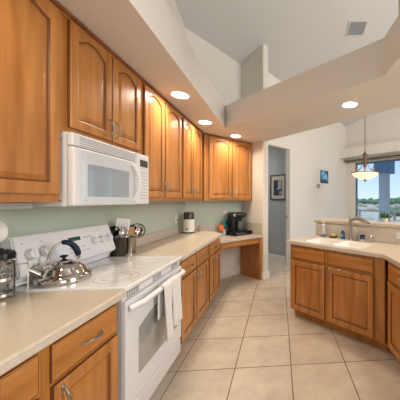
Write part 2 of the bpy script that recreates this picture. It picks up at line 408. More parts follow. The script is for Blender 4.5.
def handle_mesh(vertical=True, s_=.105):
    m = MB(); pts = []; rs = []
    n = 14
    for k in range(n + 1):
        u = k / n; a = (u - .5) * s_
        y = -.004 - .026 * math.sin(PI * u) ** .6
        wv = .004 * math.sin(2 * PI * u)
        pts.append((wv, y, a) if vertical else (a, y, wv)); rs.append(.0062 if u in (0, 1) else (.0042 + .0016 * math.sin(PI * u)))
    m.tube(pts, rs, 8)
    for sg in (-1, 1):
        a = sg * s_ / 2; c = (0, -.003, a) if vertical else (a, -.003, 0)
        m.ball(c, .0085, (1, .5, 1.5) if vertical else (1.5, .5, 1), 10)
    return m
HV = handle_mesh(True).build('handle', 'nickel', smooth=True).data
HH = handle_mesh(False).build('handle', 'nickel', smooth=True).data
for o in [o for o in bpy.data.objects if o.name.startswith('handle')]: bpy.data.objects.remove(o)
def put_handle(par, x, z, vert, y=-.02):
    h = bpy.data.objects.new('handle', HV if vert else HH); C.objects.link(h); h.parent = par; h.location = (x, y, z); h['label'] = 'brushed nickel arched handle'
def cabinet(name, label, cat, loc, rotz, w_, d_, z0, z1, doors=(), drawers=(), toe=0, crown=False, group=None, body=None, frame='wood_v'):
    """loc is the front left bottom corner of the face frame, seen from the front; y grows into the wall"""
    r = thing(name, label, cat, (loc[0], loc[1], 0), rotz, group)
    m = MB()
    if body: body(m)
    else:
        m.box(0, w_, 0, d_, z0 + toe, z1)
        if toe: m.box(.0, w_, .075, d_, z0, z0 + toe)
    m.build('body', frame, r)
    if crown:
        m = MB(); m.box(0, w_, -.022, -.0005, z1 - .022, z1 - .001, .003); m.build('top_trim', 'wood_dark', r)
        m = MB(); m.box(0, w_, -.010, -.0005, z1 - .034, z1 - .0225, .002); m.build('trim_bead', 'wood_h', r)
    for (x0, x1, a0, a1, arch, hs) in doors:
        d = wbuild(door_mesh(x1 - x0, a1 - a0, arch), 'door', 'wood_v', r, (x0, -.0008, a0))
        if hs: put_handle(d, (x1 - x0 - .030) if hs[0] == 'r' else .030, hs[1] - a0, True)
    for (x0, x1, a0, a1, hd) in drawers:
        d = wbuild(drawer_mesh(x1 - x0, a1 - a0), 'drawer' if hd else 'drawer_front', 'wood_h', r, (x0, -.0008, a0))
        if hd: put_handle(d, (x1 - x0) / 2, (a1 - a0) / 2, False)
    return r
# ---- uppers, left run: face frame at x=-1.17, local x -> +Y
FX = -1.17; UZ = 1.39; UT = 2.438; ld = .305
def L_up(name, label, y0, y1, z0, doors): return cabinet(name, label, 'cabinet', (FX, y0), rad(90), y1 - y0, ld, z0, UT, [(a - y0, b - y0, c, d, ar, h) for a, b, c, d, ar, h in doors], crown=True)
L_up('upper_cabinet', 'nearest large maple wall cabinet left of the microwave', .52, 1.424, UZ, [(.90, 1.408, 1.43, 2.40, True, None), (.54, .895, 1.43, 2.40, True, None)])
L_up('upper_cabinet', 'short double-door maple wall cabinet directly above the microwave', 1.426, 2.20, 1.772, [(1.472, 1.812, 1.805, 2.40, True, ('r', 1.895)), (1.824, 2.165, 1.805, 2.40, True, ('l', 1.895))])
L_up('upper_cabinet', 'tall double-door maple wall cabinet directly right of the microwave', 2.202, 3.065, UZ, [(2.235, 2.605, 1.425, 2.40, True, ('r', 1.525)), (2.63, 3.035, 1.425, 2.40, True, ('l', 1.525))])
L_up('upper_cabinet', 'narrow-looking double-door maple wall cabinet against the wall corner, above the cream grinder', 3.067, 3.900, UZ, [(3.10, 3.43, 1.425, 2.40, True, ('r', 1.525)), (3.45, 3.80, 1.425, 2.40, True, ('l', 1.525))])
p = W1(.150, .31)
cabinet('upper_cabinet', 'double-door maple wall cabinet over the desk and coffee maker', 'cabinet', p, rad(45), .927, .305, UZ, UT, [(.075, .485, 1.425, 2.40, True, ('r', 1.52)), (.505, .905, 1.425, 2.40, True, ('l', 1.52))], crown=True)
# ---- lower, left run: face frame x=-.87
BX = -.872; CT = .876; bd = .60
def L_base(label, y0, y1, doors, drawers): return cabinet('base_cabinet', label, 'cabinet', (BX, y0), rad(90), y1 - y0, bd, 0, CT, [(a - y0, b - y0, c, d, False, h) for a, b, c, d, h in doors], [(a - y0, b - y0, c, d, h) for a, b, c, d, h in drawers], toe=.10)
DZ0, DZ1 = .70, .845
L_base('narrow maple base cabinet with a plain drawer in the near left corner', .81, .985, [(.835, .967, .13, .685, ('r', .60))], [(.835, .967, DZ0, DZ1, False)])
L_base('maple base cabinet with one drawer and door directly left of the stove', .987, 1.412, [(1.02, 1.392, .13, .685, ('l', .61))], [(1.018, 1.392, DZ0, DZ1, True)])
L_base('maple base cabinet touching the right side of the stove', 2.202, 2.655, [(2.26, 2.645, .13, .685, ('r', .60))], [(2.26, 2.645, DZ0, DZ1, True)])
L_base('maple base cabinet with one drawer, second to the right of the stove', 2.657, 3.11, [(2.675, 3.085, .13, .685, ('l', .60))], [(2.675, 3.085, DZ0, DZ1, True)])
L_base('double-door maple base cabinet beside the desk, farthest from the stove', 3.112, 3.70, [(3.15, 3.405, .13, .685, ('r', .60)), (3.415, 3.68, .13, .685, ('l', .60))], [(3.15, 3.68, DZ0, DZ1, True)])
# near white appliance left of the narrow cabinet (only its edge could show)
r = thing('dishwasher', 'white dishwasher edge at the bottom left beside the narrow cabinet', 'dishwasher', (BX, .21, 0), rad(90))
m = MB(); m.box(0, .595, 0, .58, .10, .865); m.build('body', 'white_matte', r)
m = MB(); m.box(.003, .592, -.03, -.001, .12, .70, .006); m.build('door', 'white', r)
m = MB(); m.box(.003, .592, -.03, -.001, .706, .86, .006); m.build('control_panel', 'white', r)

# ---- counters
EX = -.828
m = MB(); m.box(-1.479, EX, -.3, 1.414, .877, .914, .006)
near_ct = tag(m.build('countertop', 'counter'), 'near beige solid-surface worktop left of the stove', 'countertop')
m = MB(); m.box(EX + .0005, EX + .004, -.3, 1.414, .878, .909, .001); m.build('edge_band', 'counter_edge', near_ct)
K = (EX, 3.70); kk = W1(.12, .001)
Kb = (K[0] - .70 * R, K[1] + .70 * R)
m = MB(); m.prism([(-1.479, 2.198), (EX, 2.198), K, (Kb[0] + .03, Kb[1] - .03), (A[0] + .001, A[1] - .001)], .877, .914)
far_ct = tag(m.build('countertop', 'counter'), 'beige worktop right of the stove under the cream grinder', 'countertop')
m = MB(); m.box(EX + .0005, EX + .004, 2.198, 3.70, .878, .910, .001); m.build('edge_band', 'counter_edge', far_ct)
m = MB(); m.box(-1.479, -1.461, -.3, 1.414, .915, 1.014, .003); m.build('backsplash', 'splash', near_ct)
m = MB(); m.box(-1.479, -1.461, 2.198, 4.03, .915, 1.014, .003); m.build('backsplash', 'splash', far_ct)
# desk
DK = .783
r = thing('desk', 'low maple desk with one drawer and open knee space beneath the coffee maker', 'desk', (A[0], A[1], 0), rad(45))
Kl = ((K[0] - A[0]) * R + (K[1] - A[1]) * R)      # local x of the end of the high counter
m = MB(); m.prism([(Kl + .002, -.61), (1.078, -.61), (1.078, -.002), (Kl + .002, -.002)], DK - .036, DK); m.build('desk_top', 'counter', r)
m = MB(); m.box(Kl + .002, 1.078, -.614, -.6105, DK - .035, DK - .004); m.build('edge_band', 'counter_edge', r)
m = MB(); m.box(Kl + .01, 1.075, -.585, -.03, .645, DK - .037); m.build('drawer_box', 'wood_h', r)
o = wbuild(drawer_mesh(.74, .085), 'drawer', 'wood_h', r, (Kl + .03, -.586, .655)); put_handle(o, .40, .042, False)
m = MB(); m.box(1.035, 1.062, -.585, -.03, .0, .644); m.box(1.015, 1.075, -.605, -.5855, 0, DK - .037); m.build('side_panel', 'wood_v', r); r.children[-1]['label'] = 'reddish-stained side panel' if False else 'tall side panel'
m = MB(); m.box(Kl + .002, 1.078, -.02, -.002, DK + .001, .99 + .0, .003); m.build('backsplash', 'splash', r)
m = MB(); m.box(1.06, 1.078, -.61, -.021, DK + .001, .99, .003); m.build('side_splash', 'splash', r)
sp = MB(); sp.box(.05, Kl - .003, -.018, -.001, .915, 1.014, .003); o = sp.build('backsplash', 'splash', far_ct); o.matrix_world = Matrix.Translation((A[0], A[1], 0)) @ Matrix.Rotation(rad(45), 4, 'Z')

# ---- peninsula
O = (.09, 2.98); pz = -rad(45)
def PL(x, y): return (O[0] + x * R + y * R, O[1] - x * R + y * R)
PD = .61; PLn = (.93 - O[0]) / R      # inner corner local x
PLn = 1.19
Cn = PL(PLn, 0)                      # inner corner in the world
def toL(x, y): dx, dy = x - O[0], y - O[1]; return ((dx - dy) * R, (dx + dy) * R)
RX = Cn[0]                            # counter edge of right run
r1 = toL(RX, .75); r2 = toL(1.60, .75)
yb = O[0] + O[1] + PD / R             # x+y of the backsplash line
r3 = toL(1.60, yb - 1.60)
top_outer = [(-.0, 0), (PLn, 0), r1, r2, r3, (0, PD)]
def rect(x0, x1, y0, y1, c=.03): return [(x0 + c, y0), (x1 - c, y0), (x1, y0 + c), (x1, y1 - c), (x1 - c, y1), (x0 + c, y1), (x0, y1 - c), (x0, y0 + c)]
b1 = rect(.20, .545, .085, .44); b2 = rect(.58, .93, .085, .44)
m = MB(); m.prism(top_outer, .877, .914, holes=[b1, b2])
pct = tag(m.build('countertop', 'counter', loc=(*O, 0), rotz=pz), 'beige peninsula worktop holding the white double sink', 'countertop')
m = MB(); m.box(0, PLn, -.004, -.0005, .878, .910, .001); m.build('edge_band', 'counter_edge', pct)
# pony wall with splash and raised bar ledge
pl_end = r3[0] + .2
def PW(y): return toL(1.60, 0)
m = MB()
rr = toL(1.601, .75); rr3 = toL(1.601, yb - 1.601 + .001)
rb = toL(1.72, .75); rb3 = toL(1.72, yb + .12 / R - 1.72)
m.prism([(0, PD + .001), rr3, rr, rb, rb3, (0, PD + .12)], 0, 1.092)
struct('wall_peninsula', m, 'wall_white', loc=(*O, 0), rotz=pz)
m = MB(); m.box(.0, r3[0] - .03, PD - .014, PD - .0005, .915, 1.088, .002); m.build('backsplash', 'splash', pct)
m = MB(); q1 = toL(1.58, .75); q2 = toL(1.98, .75); q3 = toL(1.98, yb + .42 / R - 1.98); q4 = toL(1.58, yb - .03 - 1.58)
m.prism([(-.025, PD - .022), q4, q1, q2, q3, (-.025, PD + .40)], 1.094, 1.127)
tag(m.build('bar_top', 'counter', loc=(*O, 0), rotz=pz), 'raised beige bar ledge behind the sink', 'bar counter')
# peninsula cabinet (sink base)
def pen_body(m):
    m.box(0, 1.16, 0, .02, .10, CT); m.box(0, .02, .02, .55, .10, CT); m.box(1.14, 1.16, .02, .55, .10, CT)
    m.box(.02, 1.14, .53, .55, .10, CT); m.box(.02, 1.14, .02, .53, .10, .12); m.box(0, 1.16, .075, .09, 0, .10)
fo = PL(.035, .03)
sb = cabinet('sink_cabinet', 'maple double-door sink cabinet in the peninsula', 'cabinet', fo, pz, 1.16, .55, 0, CT,
        [(.032, .505, .115, .688, False, ('r', .615)), (.548, 1.055, .115, .688, False, ('l', .615))],
        [(.032, .505, .715, .845, False), (.548, 1.055, .715, .845, False)], toe=.1, body=pen_body)
m = MB(); m.box(1.085, 1.157, -.006, -.0005, .10, CT - .001, .001); m.build('corner_stile', 'wood_v', sb)
for x in (.72, .92):
    m = MB(); m.box(x, x + .016, -.0245, -.0215, .680, .6905); m.box(x, x + .016, -.0245, -.004, .6885, .6905); m.build('over_door_hook', 'bronze', sb)
# right run cabinet, face towards -x
cx0 = RX + .028
def R_base(label, y1, y0, doors, drawers): return cabinet('base_cabinet', label, 'cabinet', (cx0, y1), -rad(90), y1 - y0, .57, 0, CT, doors, drawers, toe=.10)
rc = R_base('maple base cabinet cut off by the right edge of the picture', 2.105, 1.50, [(.03, .575, .13, .688, False, ('r', .61))], [(.03, .575, .715, .845, True)])
rc2 = R_base('maple base cabinet outside the right edge of the picture', 1.498, .78, [(.03, .35, .13, .688, False, ('r', .61)), (.36, .69, .13, .688, False, ('l', .61))], [(.03, .69, .715, .845, True)])
# sink
def basin(b, name):
    pass
sk = thing('double_sink', 'white double-bowl sink sunk into the peninsula worktop', 'sink', (*O, 0), pz)
for (x0, x1) in ((.20, .545), (.58, .93)):
    m = MB(); bm = m.bm
    def lp(i, z, c=.03): return [bm.verts.new((x, y, z)) for x, y in rect(x0 + i, x1 - i, .085 + i, .44 - i, c)]
    L = [lp(-.012, .9155), lp(.002, .9165), lp(.004, .905), lp(.012, .75), lp(.03, .735)]
    for a, b in zip(L, L[1:]):
        for k in range(8): bm.faces.new((a[k], a[(k + 1) % 8], b[(k + 1) % 8], b[k]))
    bm.faces.new(L[-1]); m.build('basin', 'sink', sk)
    m = MB(); m.lathe([(0, .7365), (.035, .7365), (.04, .7385), (.03, .739), (0, .7375)], 16, T=Matrix.Translation(((x0 + x1) / 2, .26, 0))); m.build('drain', 'steel', sk)

# ------------------------------------------------------------ kitchen stove
y0, y1 = 1.418, 2.194
st = thing('stove', 'white freestanding electric stove with smooth cooktop and knobs on the rear console', 'stove', (-.86, y0, 0), rad(90))
W = y1 - y0                       # local: x along run, y into the wall
m = MB(); m.box(0, W, .005, .60, .10, .895); m.box(.03, W - .03, .05, .55, 0, .10); m.build('body', 'white', st)
m = MB(); m.box(0, W, -.035, .56, .896, .926, .008, seg=2); ck = m.build('cooktop', 'ceramic_top', st)
def ring(x, y, r_, t_=.0025):
    m = MB(); n = 40
    m.lathe([(r_ - t_, .9262), (r_ + t_, .9262), (r_ + t_, .9268), (r_ - t_, .9268), (r_ - t_, .9262)], n, T=Matrix.Translation((x, y, 0)), closed=True); m.build('burner_ring', 'burner', ck)
for x, y, rs in ((.19, .13, (.115, .075)), (.19, .40, (.085,)), (.58, .15, (.085,)), (.58, .40, (.11, .07)), (.385, .28, (.05,))):
    for q in rs: ring(x, y, q)
# console: slanted front with rounded ends
m = MB(); prof = [(.555, .925), (.545, .97), (.505, .985), (.500, .998), (.548, 1.186), (.560, 1.200), (.585, 1.200), (.595, 1.18), (.605, .925)]
vsL = [m.bm.verts.new((.0 if i not in (4, 5) else .012, a, b)) for i, (a, b) in enumerate(prof)]
vsR = [m.bm.verts.new((W if i not in (4, 5) else W - .012, a, b)) for i, (a, b) in enumerate(prof)]
m.bm.faces.new(vsL); m.bm.faces.new(vsR)
for k in range(len(prof)): m.bm.faces.new((vsL[k], vsL[(k + 1) % len(prof)], vsR[(k + 1) % len(prof)], vsR[k]))
bmesh.ops.bevel(m.bm, geom=[e for e in m.bm.edges], offset=.006, segments=2, affect='EDGES')
con = m.build('control_console', 'white', st, smooth=True)
sl = math.atan2(.048, .188)
def on_con(x, v):  # frame on the slanted face; v = 0 bottom .. 1 top ; outward is -y-ish
    p = Vector((x, .500 + .048 * v, .998 + .188 * v)); nrm = Vector((0, -math.cos(sl), math.sin(sl))); return p, nrm
for x in (.085, .168, .565, .640, .715):
    p, nn = on_con(x, .52)
    rk = .027 if x < .3 else .023
    m = MB(); m.cyl(p + nn * .0005, p + nn * .004, rk + .005, rk + .004, 24); m.build('knob_shade_ring', 'duct', con, smooth=True); m = MB(); m.cyl(p + nn * .004, p + nn * .026, rk, rk * .86, 24)  # grey ring under each knob stands in for its shading
    T = Matrix.Translation(p + nn * .027) @ nn.to_track_quat('Z', 'Y').to_matrix().to_4x4()
    m.box(-.004, .004, -rk * .8, rk * .8, -.002, .006, T=T); m.build('knob', 'white_matte', con, smooth=True)
def con_box(x, v, hw, hh, t, mt, nm, par=con):
    p, nn = on_con(x, v); T = Matrix.Translation(p) @ nn.to_track_quat('Z', 'Y').to_matrix().to_4x4()
    m = MB(); m.box(-hw, hw, -hh, hh, .0003, t, T=T); return m.build(nm, mt, par)
con_box(.395, .72, .048, .013, .002, 'display', 'display'); con_box(.395, .72, .030, .008, .0026, 'green_led', 'display_digits')
for j in range(3):
    m = MB()
    for i in range(5 if j else 4):
        p, nn = on_con(.345 + .0 + i * .036 if j < 2 else .475 + i * .016, .42 - .16 * j if j < 2 else .72)
        T = Matrix.Translation(p) @ nn.to_track_quat('Z', 'Y').to_matrix().to_4x4(); m.box(-.010, .010, -.004, .004, .0003, .0012, T=T)
    m.build('button_print', 'grey_print', con)
for x, v in ((.085 - .03, .86), (.165, .84), (.62, .90)): con_box(x, v, .003, .003, .0016, 'red', 'indicator_mark')
m = MB(); p, nn = on_con(.37, .13); m.cyl(p, p + nn * .0018, .010, n=20); m.build('round_emblem', 'grey_print', con)
# small tick marks round the knobs
for x in (.085, .168, .565, .640, .715):
    m = MB()
    for a in range(-130, 131, 26):
        p, nn = on_con(x, .52); q = nn.to_track_quat('Z', 'Y').to_matrix()
        c = p + q @ Vector((math.sin(rad(a)) * .036, math.cos(rad(a)) * .036, 0))
        m.box(-.0012, .0012, -.002, .002, .0002, .001, T=Matrix.Translation(c) @ nn.to_track_quat('Z', 'Y').to_matrix().to_4x4())
    m.build('dial_print', 'grey_print', con)
# vent strip, door, window, handle, drawer
m = MB(); m.box(.0, W, -.012, .004, .845, .893, .002); vs_ = m.build('vent_strip', 'white_matte', st)
for gx in (.10, .385, .67):
    m = MB()
    for i in range(6):
        for j in range(3): m.box(gx - .06 + i * .021, gx - .06 + i * .021 + .013, -.0135, -.0122, .852 + j * .012, .852 + j * .012 + .007)
    m.build('vent_slots', 'grille', vs_)
m = MB(); m.box(.004, W - .004, -.030, .003, .235, .842, .008, seg=2); od = m.build('oven_door', 'white', st)
m = MB(); n = 14
pts = []
for x, z in ((.125, .37), (W - .10, .37)): pts.append((x, z))
for k in range(n + 1):
    u = k / n; pts.append((W - .10 - (W - .225) * u, .645 + .055 * math.sin(PI * u)))
vs1 = [m.bm.verts.new((x, -.0325, z)) for x, z in pts]; vs2 = [m.bm.verts.new((x, -.0305, z)) for x, z in pts]
m.bm.faces.new(vs1); m.bm.faces.new(vs2)
for k in range(len(pts)): m.bm.faces.new((vs1[k], vs1[(k + 1) % len(pts)], vs2[(k + 1) % len(pts)], vs2[k]))
m.build('oven_window', 'dark_glass', od)
pts = []; rs = []
for k in range(21):
    u = k / 20; x = .018 + (W - .036) * u; bow = min(1, math.sin(PI * u) * 3.2)
    pts.append((x, -.036 - .042 * bow, .800 + .010 * bow)); rs.append(.017)
m = MB(); m.tube(pts, rs, 12); m.build('handle', 'white_matte', od, smooth=True)
m = MB(); m.box(.004, W - .004, -.026, .003, .105, .225, .012, seg=2); dw = m.build('storage_drawer', 'white', st)
m = MB(); m.box(.006, W - .006, -.012, .003, .2265, .2335); m.build('drawer_gap', 'white_shadow', dw)
m = MB(); m.box(.01, W - .01, -.0130, -.0122, .884, .8925); m.build('shadow_strip', 'grille', vs_)  # dark strip drawn for the shadow under the cooktop rim
m = MB(); m.box(-.0032, -.0004, -.0, .30, .10, .875); m.build('side_seal', 'white_shadow', st)

# towel hanging over the oven handle
m = MB(); bm = m.bm
def towel_sheet(xc, wd, zb_front, zb_back, ph):
    nx, path = 12, []
    cy, cz, r_ = -.078, .810, .023
    for k in range(16): path.append((cy - r_ - .012 * (1 - k / 15), zb_front + (cz - zb_front) * k / 15))
    for k in range(1, 8): a = PI - PI * k / 8; path.append((cy + r_ * math.cos(a), cz + r_ * math.sin(a)))
    for k in range(8): path.append((cy + r_ * .75, cz - (cz - zb_back) * k / 7))
    grid = []
    for i in range(nx + 1):
        u = i / nx; row = []
        for j, (y, z) in enumerate(path):
            fl = max(0, (cz - z)) / .4
            x = xc + (u - .5) * wd * (1 - .18 * min(1, abs(j - 19) / 19 * 0) ) * (1 + .10 * math.sin(z * 11 + ph) * min(1, fl * 2))
            dy = (.012 * math.sin(u * PI * 3.2 + ph + z * 5)) * min(1, fl * 2.5 + .1)
            if y > cy: dy = abs(dy) * .3 * 0
            row.append(bm.verts.new((x, y + dy - .004, z)))
        grid.append(row)
    for i in range(nx):
        for j in range(len(path) - 1): bm.faces.new((grid[i][j], grid[i + 1][j], grid[i + 1][j + 1], grid[i][j + 1]))
towel_sheet(.475, .15, .50, .60, .4); towel_sheet(.345, .12, .455, .60, 2.1)
tw = m.build('dish_towel', 'towel', smooth=True, loc=(-.86, y0, 0), rotz=rad(90)); tag(tw, 'white terry towel hanging over the oven door handle', 'towel')
sm = tw.modifiers.new('s', 'SOLIDIFY'); sm.thickness = .008; sm.offset = 0; ss = tw.modifiers.new('b', 'SUBSURF'); ss.levels = 1; ss.render_levels = 1

# ------------------------------------------------------------ microwave
y0, y1 = 1.429, 2.197; W = y1 - y0; FXm = -1.138
mw = thing('microwave', 'white over-the-range microwave mounted above the stove', 'microwave', (FXm, y0, 0), rad(90))
m = MB(); m.box(0, W, 0, .335, 1.366, 1.768); body = m.build('body', 'white_matte', mw)
m = MB(); m.box(0, W, -.032, -.0005, 1.696, 1.767, .007, seg=2); tp = m.build('top_vent', 'white_matte', mw)
for j in range(5):
    m = MB(); m.box(.045, W - .025, -.0345, -.0322, 1.7045 + j * .0115, 1.7085 + j * .0115); m.build('slot', 'white_shadow', tp)
DWd = .575
m = MB(); m.box(0, DWd, -.038, -.0005, 1.367, 1.692, .010, seg=2); md = m.build('door', 'white_matte', mw)
m = MB(); m.box(.045, DWd - .005, -.0405, -.0385, 1.378, 1.682, .001); dg = m.build('door_glass', 'mw_door', md)
m = MB(); m.box(.092, .485, -.0418, -.0408, 1.420, 1.608, .0006); bmesh.ops.recalc_face_normals(m.bm, faces=m.bm.faces); m.build('window', 'mw_glass', md)
m = MB(); m.box(.075, .085, -.0415, -.0406, 1.393, 1.404); m.build('emblem', 'grey_print', md)
m = MB(); m.box(.40, .445, -.0415, -.0406, 1.396, 1.399); m.build('model_print', 'white_shadow', md)
pts = []; rs = []
for k in range(15):
    u = k / 14; pts.append((.530 + .012 * math.sin(PI * u), -.042 - .042 * math.sin(PI * u) ** .7, 1.395 + .27 * u)); rs.append(.015)
m = MB(); m.tube(pts, rs, 10); m.build('handle', 'white_matte', md, smooth=True)
m = MB(); m.box(DWd + .003, W, -.038, -.0005, 1.367, 1.767, .007, seg=2)
cp = m.build('control_panel', 'white_matte', mw)
m = MB(); m.box(DWd + .058, W - .022, -.0395, -.0384, 1.668, 1.722); m.build('display', 'display', cp)
for j in range(9):
    m = MB()
    for i in range(3): m.box(DWd + .065 + i * .037, DWd + .088 + i * .037, -.0395, -.0384, 1.408 + j * .026, 1.414 + j * .026)
    m.build('button_print', 'grey_print', cp)
for z in (1.395, 1.725): 
    m = MB(); m.cyl((-.0025, .03, z), (0, .03, z), .004, n=10); m.build('screw', 'bronze', mw)

# under-cabinet light and paper towel roll
m = MB(); m.box(-1.36, -1.27, .80, 1.398, 1.358, 1.3895, .004); tag(m.build('under_cabinet_light', 'white_shadow'), 'slim grey light fixture under the nearest wall cabinet', 'light')
pr = thing('paper_towel_roll', 'white paper towel roll at the left edge below the nearest cabinet', 'paper towel', (-1.385, 1.06, 1.245))
m = MB(); T = Matrix.Rotation(-PI / 2, 4, 'X'); m.lathe([(.02, 0), (.060, 0), (.062, .005), (.062, .265), (.060, .27), (.02, .27)], 32, T=T, closed=True); m.build('roll', 'paper', pr, smooth=True)
m = MB(); m.cyl((0, -.02, 0), (0, .29, 0), .012); m.box(-.094, .012, -.02, -.008, -.012, .012); m.box(-.094, .012, .278, .29, -.012, .012); m.build('holder', 'white_matte', pr)

# ------------------------------------------------------------ things on the stove and near counter
CZ = .9142; KZ = .9262
fp = thing('french_press', 'glass coffee press with black lid and steel frame in the near left corner', 'coffee press', (-1.375, 1.345, CZ))
m = MB(); m.lathe([(0, .012), (.043, .012), (.045, .02), (.045, .185), (.048, .192), (.0455, .192), (.0425, .183), (.0425, .022), (.04, .016), (0, .016)], 28); m.build('beaker', 'glass', fp, smooth=True)
m = MB(); m.lathe([(.0475, .012), (.050, .012), (.050, .026), (.0475, .026), (.0475, .012)], 28, closed=True); m.lathe([(.0475, .088), (.050, .088), (.050, .102), (.0475, .102), (.0475, .088)], 28, closed=True); m.lathe([(.0475, .168), (.050, .168), (.050, .178), (.0475, .178), (.0475, .168)], 28, closed=True)
for a in (-75, 15, 105, 195):
    c_, s_ = math.cos(rad(a)), math.sin(rad(a)); T = Matrix.Translation((c_ * .0505, s_ * .0505, 0)) @ Matrix.Rotation(rad(a), 4, 'Z')
    m.box(-.0015, .0015, -.006, .006, .0, .18, T=T); m.box(-.003, .012, -.006, .006, 0, .004, T=T)
m.build('frame', 'chrome', fp)
m = MB(); m.lathe([(0, .238), (.03, .238), (.047, .230), (.053, .218), (.053, .193), (.0505, .193), (.0, .1935)], 28); m.cyl((0, 0, .238), (0, 0, .246), .010); m.build('lid', 'black', fp, smooth=True)
m = MB(); T = Matrix.Rotation(rad(42), 4, 'Z')
m.box(.050, .094, -.006, .006, .155, .159, T=T); m.box(.050, .094, -.006, .006, .055, .059, T=T); m.box(.090, .094, -.007, .007, .003, .175, T=T); m.build('handle', 'chrome', fp)
m = MB(); m.cyl((0, 0, .02), (0, 0, .22), .0025, n=8); m.cyl((0, 0, .125), (0, 0, .130), .041); m.build('plunger', 'steel', fp, smooth=True)

kt = thing('kettle', 'shiny steel whistling kettle with navy arched handle on the stove', 'kettle', (-1.265, 1.571, KZ), rad(222)); kt.scale = (1.1, 1.1, .99)
m = MB(); m.lathe([(0, 0), (.108, 0), (.114, .004), (.116, .012), (.113, .032), (.104, .043), (.094, .050), (.091, .055), (.082, .080), (.066, .098), (.040, .108), (.036, .112), (0, .112)], 40); m.build('kettle_body', 'chrome', kt, smooth=True)
m = MB(); m.lathe([(0, .112), (.036, .1125), (.034, .119), (.018, .125), (.008, .127), (.0, .127)], 24); m.build('lid', 'chrome', kt, smooth=True)
m = MB(); m.lathe([(0, .127), (.007, .127), (.009, .136), (.017, .141), (.018, .146), (.011, .151), (0, .152)], 18); m.build('lid_knob', 'navy', kt, smooth=True)
m = MB(); m.tube([(.075, 0, .050), (.100, 0, .066), (.116, 0, .084)], [.022, .018, .015], 12); m.build('spout', 'chrome', kt, smooth=True)
m = MB(); m.cyl((.110, 0, .076), (.126, 0, .092), .0185, .0165, 16); m.tube([(.118, 0, .098), (.102, 0, .108), (.092, 0, .118)], .005, 8); m.build('spout_cap', 'steel', kt, smooth=True)
def arc(a0, a1, n, cx=0, cz=.115, rx=.060, rz=.112): return [(cx + rx * math.cos(rad(a0 + (a1 - a0) * k / n)), 0, cz + rz * math.sin(rad(a0 + (a1 - a0) * k / n))) for k in range(n + 1)]
m = MB(); m.tube([(.082, 0, .068)] + arc(10, 95, 10), [.0065] * 12, 10)
m.tube(arc(176, 160, 3) , .007, 10); m.tube([(-.050, 0, .100), (-.056, 0, .110), (-.0598, 0, .125)], .007, 10); m.build('handle_bracket', 'chrome', kt, smooth=True)
m = MB(); m.tube(arc(80, 168, 12), [.009] + [.0150] * 10 + [.014, .010], 12); m.build('handle', 'navy', kt, smooth=True)

m = MB(); m.lathe([(0, 0), (.035, 0), (.060, .012), (.064, .018), (.060, .018), (.035, .006), (0, .005)], 28, T=Matrix.Translation((0, 0, 0)) @ Matrix.Diagonal((.8, 1.25, 1, 1))); m.box(-.012, .012, .06, .10, .010, .017, .003)
tag(m.build('spoon_rest', 'white', loc=(-1.315, 1.86, KZ), smooth=True), 'white oval spoon rest on the cooktop beside the kettle', 'spoon rest')

# utensil crocks
m = MB()
def crock(r_, h_, lip=.004):
    m = MB(); m.lathe([(0, 0), (r_, 0), (r_, h_ - .006), (r_ + lip, h_), (r_ - .003, h_), (r_ - .005, h_ - .01), (r_ - .005, .006), (0, .006)], 32); return m
tag(crock(.056, .150).build('utensil_crock', 'dark_chrome', loc=(-1.37, 2.385, CZ), smooth=True), 'shiny steel canister full of utensils right of the stove', 'utensil holder')
tag(crock(.058, .155).build('utensil_crock', 'crock', loc=(-1.385, 2.262, CZ), smooth=True), 'dark utensil holder between the steel canister and stove console', 'utensil holder')
cr1 = Vector((-1.37, 2.385, CZ)); cr2 = Vector((-1.385, 2.262, CZ))
HS = [1.3]
def utensil(name, label, base, dx, dy, L, head, m_handle, m_head, cat='utensil', group=None):
    d = Vector((dx, dy, 1)).normalized(); t = thing(name, label, cat, tuple(base + Vector((0, 0, .008))), 0, group)
    m = MB(); m.tube([Vector((0, 0, 0)), d * (L * .5), d * L], [.004, .0035, .004], 8); m.build('handle', m_handle, t, smooth=True)
    xa = Vector((.85, .52, 0)); xa = (xa - d * xa.dot(d)).normalized(); ya = d.cross(xa)
    T = Matrix.Translation(d * L) @ Matrix((xa, ya, d)).transposed().to_4x4(); m = MB(); head(m, T @ Matrix.Scale(HS[0], 4)); m.build('head', m_head, t, smooth=True); return t
def h_turner(m, T):
    RZ = Matrix.Rotation(rad(10), 4, 'Z')
    for a, b, c, d in ((-.038, .038, 0, .010), (-.038, .038, .068, .078)): m.box(a, b, -.0012, .0012, c, d, T=T @ RZ)
    for k in range(5): m.box(-.038 + k * .0158, -.038 + k * .0158 + .0125, -.0015, .0015, .010, .068, T=T @ RZ)
def h_spoon(m, T): m.lathe([(0, -.008), (.018, 0), (.026, .012), (.024, .013), (.016, .003), (0, -.004)], 16, T=T @ Matrix.Translation((0, 0, .03)) @ Matrix.Rotation(rad(80), 4, 'X') @ Matrix.Diagonal((1, 1.4, 1, 1)))
def h_ladle(m, T): m.lathe([(0, -.03), (.02, -.026), (.034, -.008), (.036, .006), (.033, .006), (.030, -.008), (.018, -.022), (0, -.026)], 18, T=T @ Matrix.Translation((0, .02, .03)) @ Matrix.Rotation(rad(70), 4, 'X'))
def h_whisk(m, T):
    for a in range(4):
        q = Matrix.Rotation(rad(45 * a), 3, 'Z')
        pts = [T @ (q @ Vector((.026 * math.sin(PI * k / 12) * 1 * (1 if True else 0) * math.copysign(1, 1) * (math.cos(0)), 0, .10 * k / 12))) for k in range(13)]
        m.tube(pts, .0011, 5)
        pts = [T @ (q @ Vector((-.026 * math.sin(PI * k / 12), 0, .10 * k / 12))) for k in range(13)]; m.tube(pts, .0011, 5)
def h_paddle(m, T): m.box(-.020, .020, -.003, .003, 0, .06, .002, T=T)
